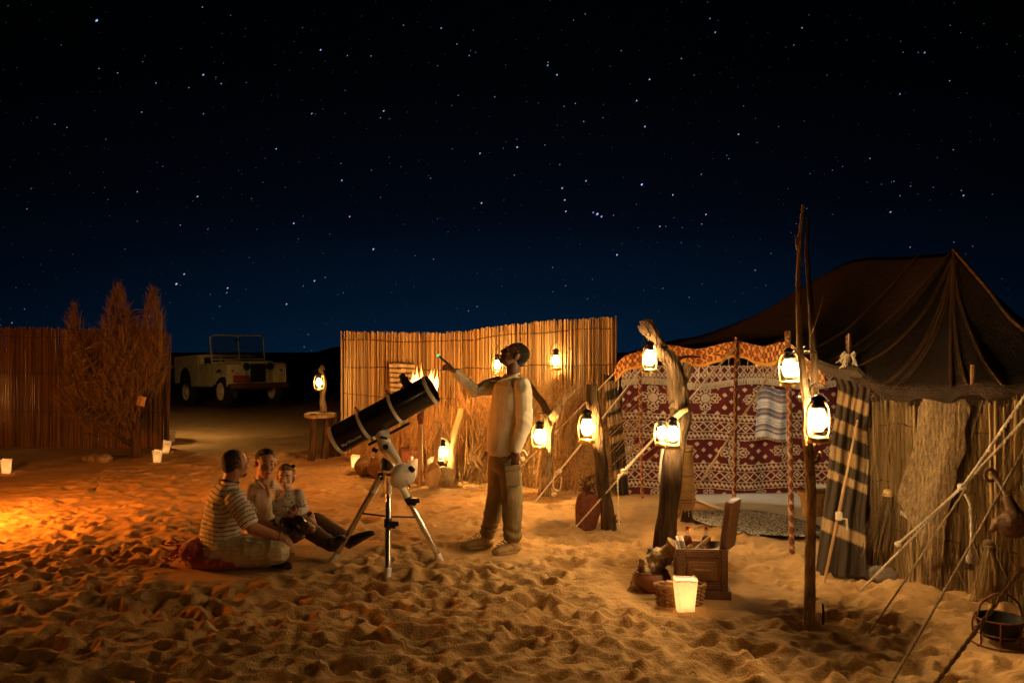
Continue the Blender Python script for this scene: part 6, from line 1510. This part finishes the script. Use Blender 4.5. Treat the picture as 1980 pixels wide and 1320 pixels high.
def child():
    Yb = 6.98; t = thing('person', 'small child in speckled white jumper with dark hair bow on man\'s lap', 'person', P(560, 1010, Yb))
    def q(a, b, d=0): return P(a, b, Yb+d)
    up = V((0, 0, 1)); fwd = V((.18, -.98, 0)).normalized(); lf = V((-fwd.y, fwd.x, 0)); s_ = .84
    hc = q(553, 922); hf = V((.10, -.99, -.05)); nb = q(556, 944)
    Rs, Ls = q(538, 956), q(577, 956); Re, Rw = q(537, 986, -.05), q(562, 996, -.13); Le, Lw = q(586, 985, -.05), q(574, 992, -.14)
    Rhp, Lhp = q(552, 1006), q(566, 1006); Rk, Ra = q(556, 1014, -.16), q(570, 1034, -.22); Lk, La = q(578, 1008, -.16), q(590, 1022, -.24)
    b = MB(); qh, R = head(b, hc, hf, up, s_, .86); b.limb([nb+V((0, 0, -.02)), hc+R @ V((-.02, 0, -.05))], [.04, .038], 12)
    etorso(b, [(q(558, 1006), .085, .07), (q(558, 975), .085, .065), (q(558, 960), .08, .055)], lf)
    b.limb([Rs, Re, Rw], [.034, .03, .021]); b.limb([Ls, Le, Lw], [.034, .03, .021]); b.limb([Rhp, Rk, Ra], [.045, .036, .03]); b.limb([Lhp, Lk, La], [.045, .036, .03])
    hand(b, Rw, V((.9, -.2, -.1)), V((.1, .6, -.6)), V((0, -.3, 1)), 45, .62); hand(b, Lw, V((-.5, -.1, .8)), V((-.5, .5, -.3)), V((-.6, -.3, 0)), 50, .62)
    fused('body', b, MT['skin_kid'], t, .0045, 2); eyes(qh, R, s_, t)
    MB().tube([qh(.098, .018, -.057), qh(.103, 0, -.059), qh(.098, -.018, -.057)], .003, 6).build('mouth', MT['clay'], t)
    h = MB(); h.ell(qh(-.028, 0, .036), (.082, .072, .074), R, 20, 12); h.ell(qh(-.05, 0, -.02), (.05, .066, .06), R, 16, 10)
    h.ell(qh(-.085, .045, .03), (.035, .03, .04), R, 12, 8); h.ell(qh(.018, 0, .092), (.05, .058, .026), R, 14, 9)
    fused('hair', h, MT['hair_fair'], t, .005, 1, lambda p: .003*vn(p*150))
    bw_ = MB().tube(crom([qh(-.0, -.074, .05), qh(.01, -.04, .108), qh(.012, 0, .124), qh(.01, .04, .108), qh(0, .074, .05)], 14), .009, 8); bw_.build('hairband', MT['hair'], t)
    m_ = MB()
    for k in (-1, 1): m_.ell(qh(.02, .05+k*.022, .108), (.016*s_, .024*s_, .018*s_), R @ rotm('X', k*30), 12, 8)
    m_.ell(qh(.024, .05, .106), .009, nu=8, nv=6); m_.build('bow', MT['hair'], t)
    j = MB(); etorso(j, [(q(558, 1008), .108, .088), (q(558, 975), .104, .084), (q(558, 956), .098, .07), (q(557, 948), .06, .045)], lf); j.limb([Rs, Re, Re.lerp(Rw, .6)], [.048, .044, .036], 14); j.limb([Ls, Le, Le.lerp(Lw, .6)], [.048, .044, .036], 14)
    def sp(p):
        k = (vn(p*150)*.5+vn(p*90+7)) > .55; return np.where(k[:, None], np.array([.10, .08, .07]), np.array([.62, .56, .48]))
    fused('jumper', j, MT['cloth'], t, .005, 2, wr(.008, 17), sp)
    tr = MB(); tr.limb([Rhp, Rk, Ra], [.062, .052, .042], 14); tr.limb([Lhp, Lk, La], [.062, .052, .042], 14); fused('leggings', tr, MT['shoe'], t, .006, 2, wr(.005, 18))
    for a in (Ra, La):
        bo = MB(); boot(bo, a+V((0, .02, -.04)), a+V((.07, -.07, -.02)), a, 1.0); fused('shoe', bo, MT['leather'], t, .007, 2)
    g_ = Lw+V((-.015, -.02, .05)); o = MB().ell(g_, (.014, .014, .03), None, 12, 9); tag(o.build('toy', MT['red'], None, org=g_), 'small red toy held in the child\'s hand', 'toy')
child()
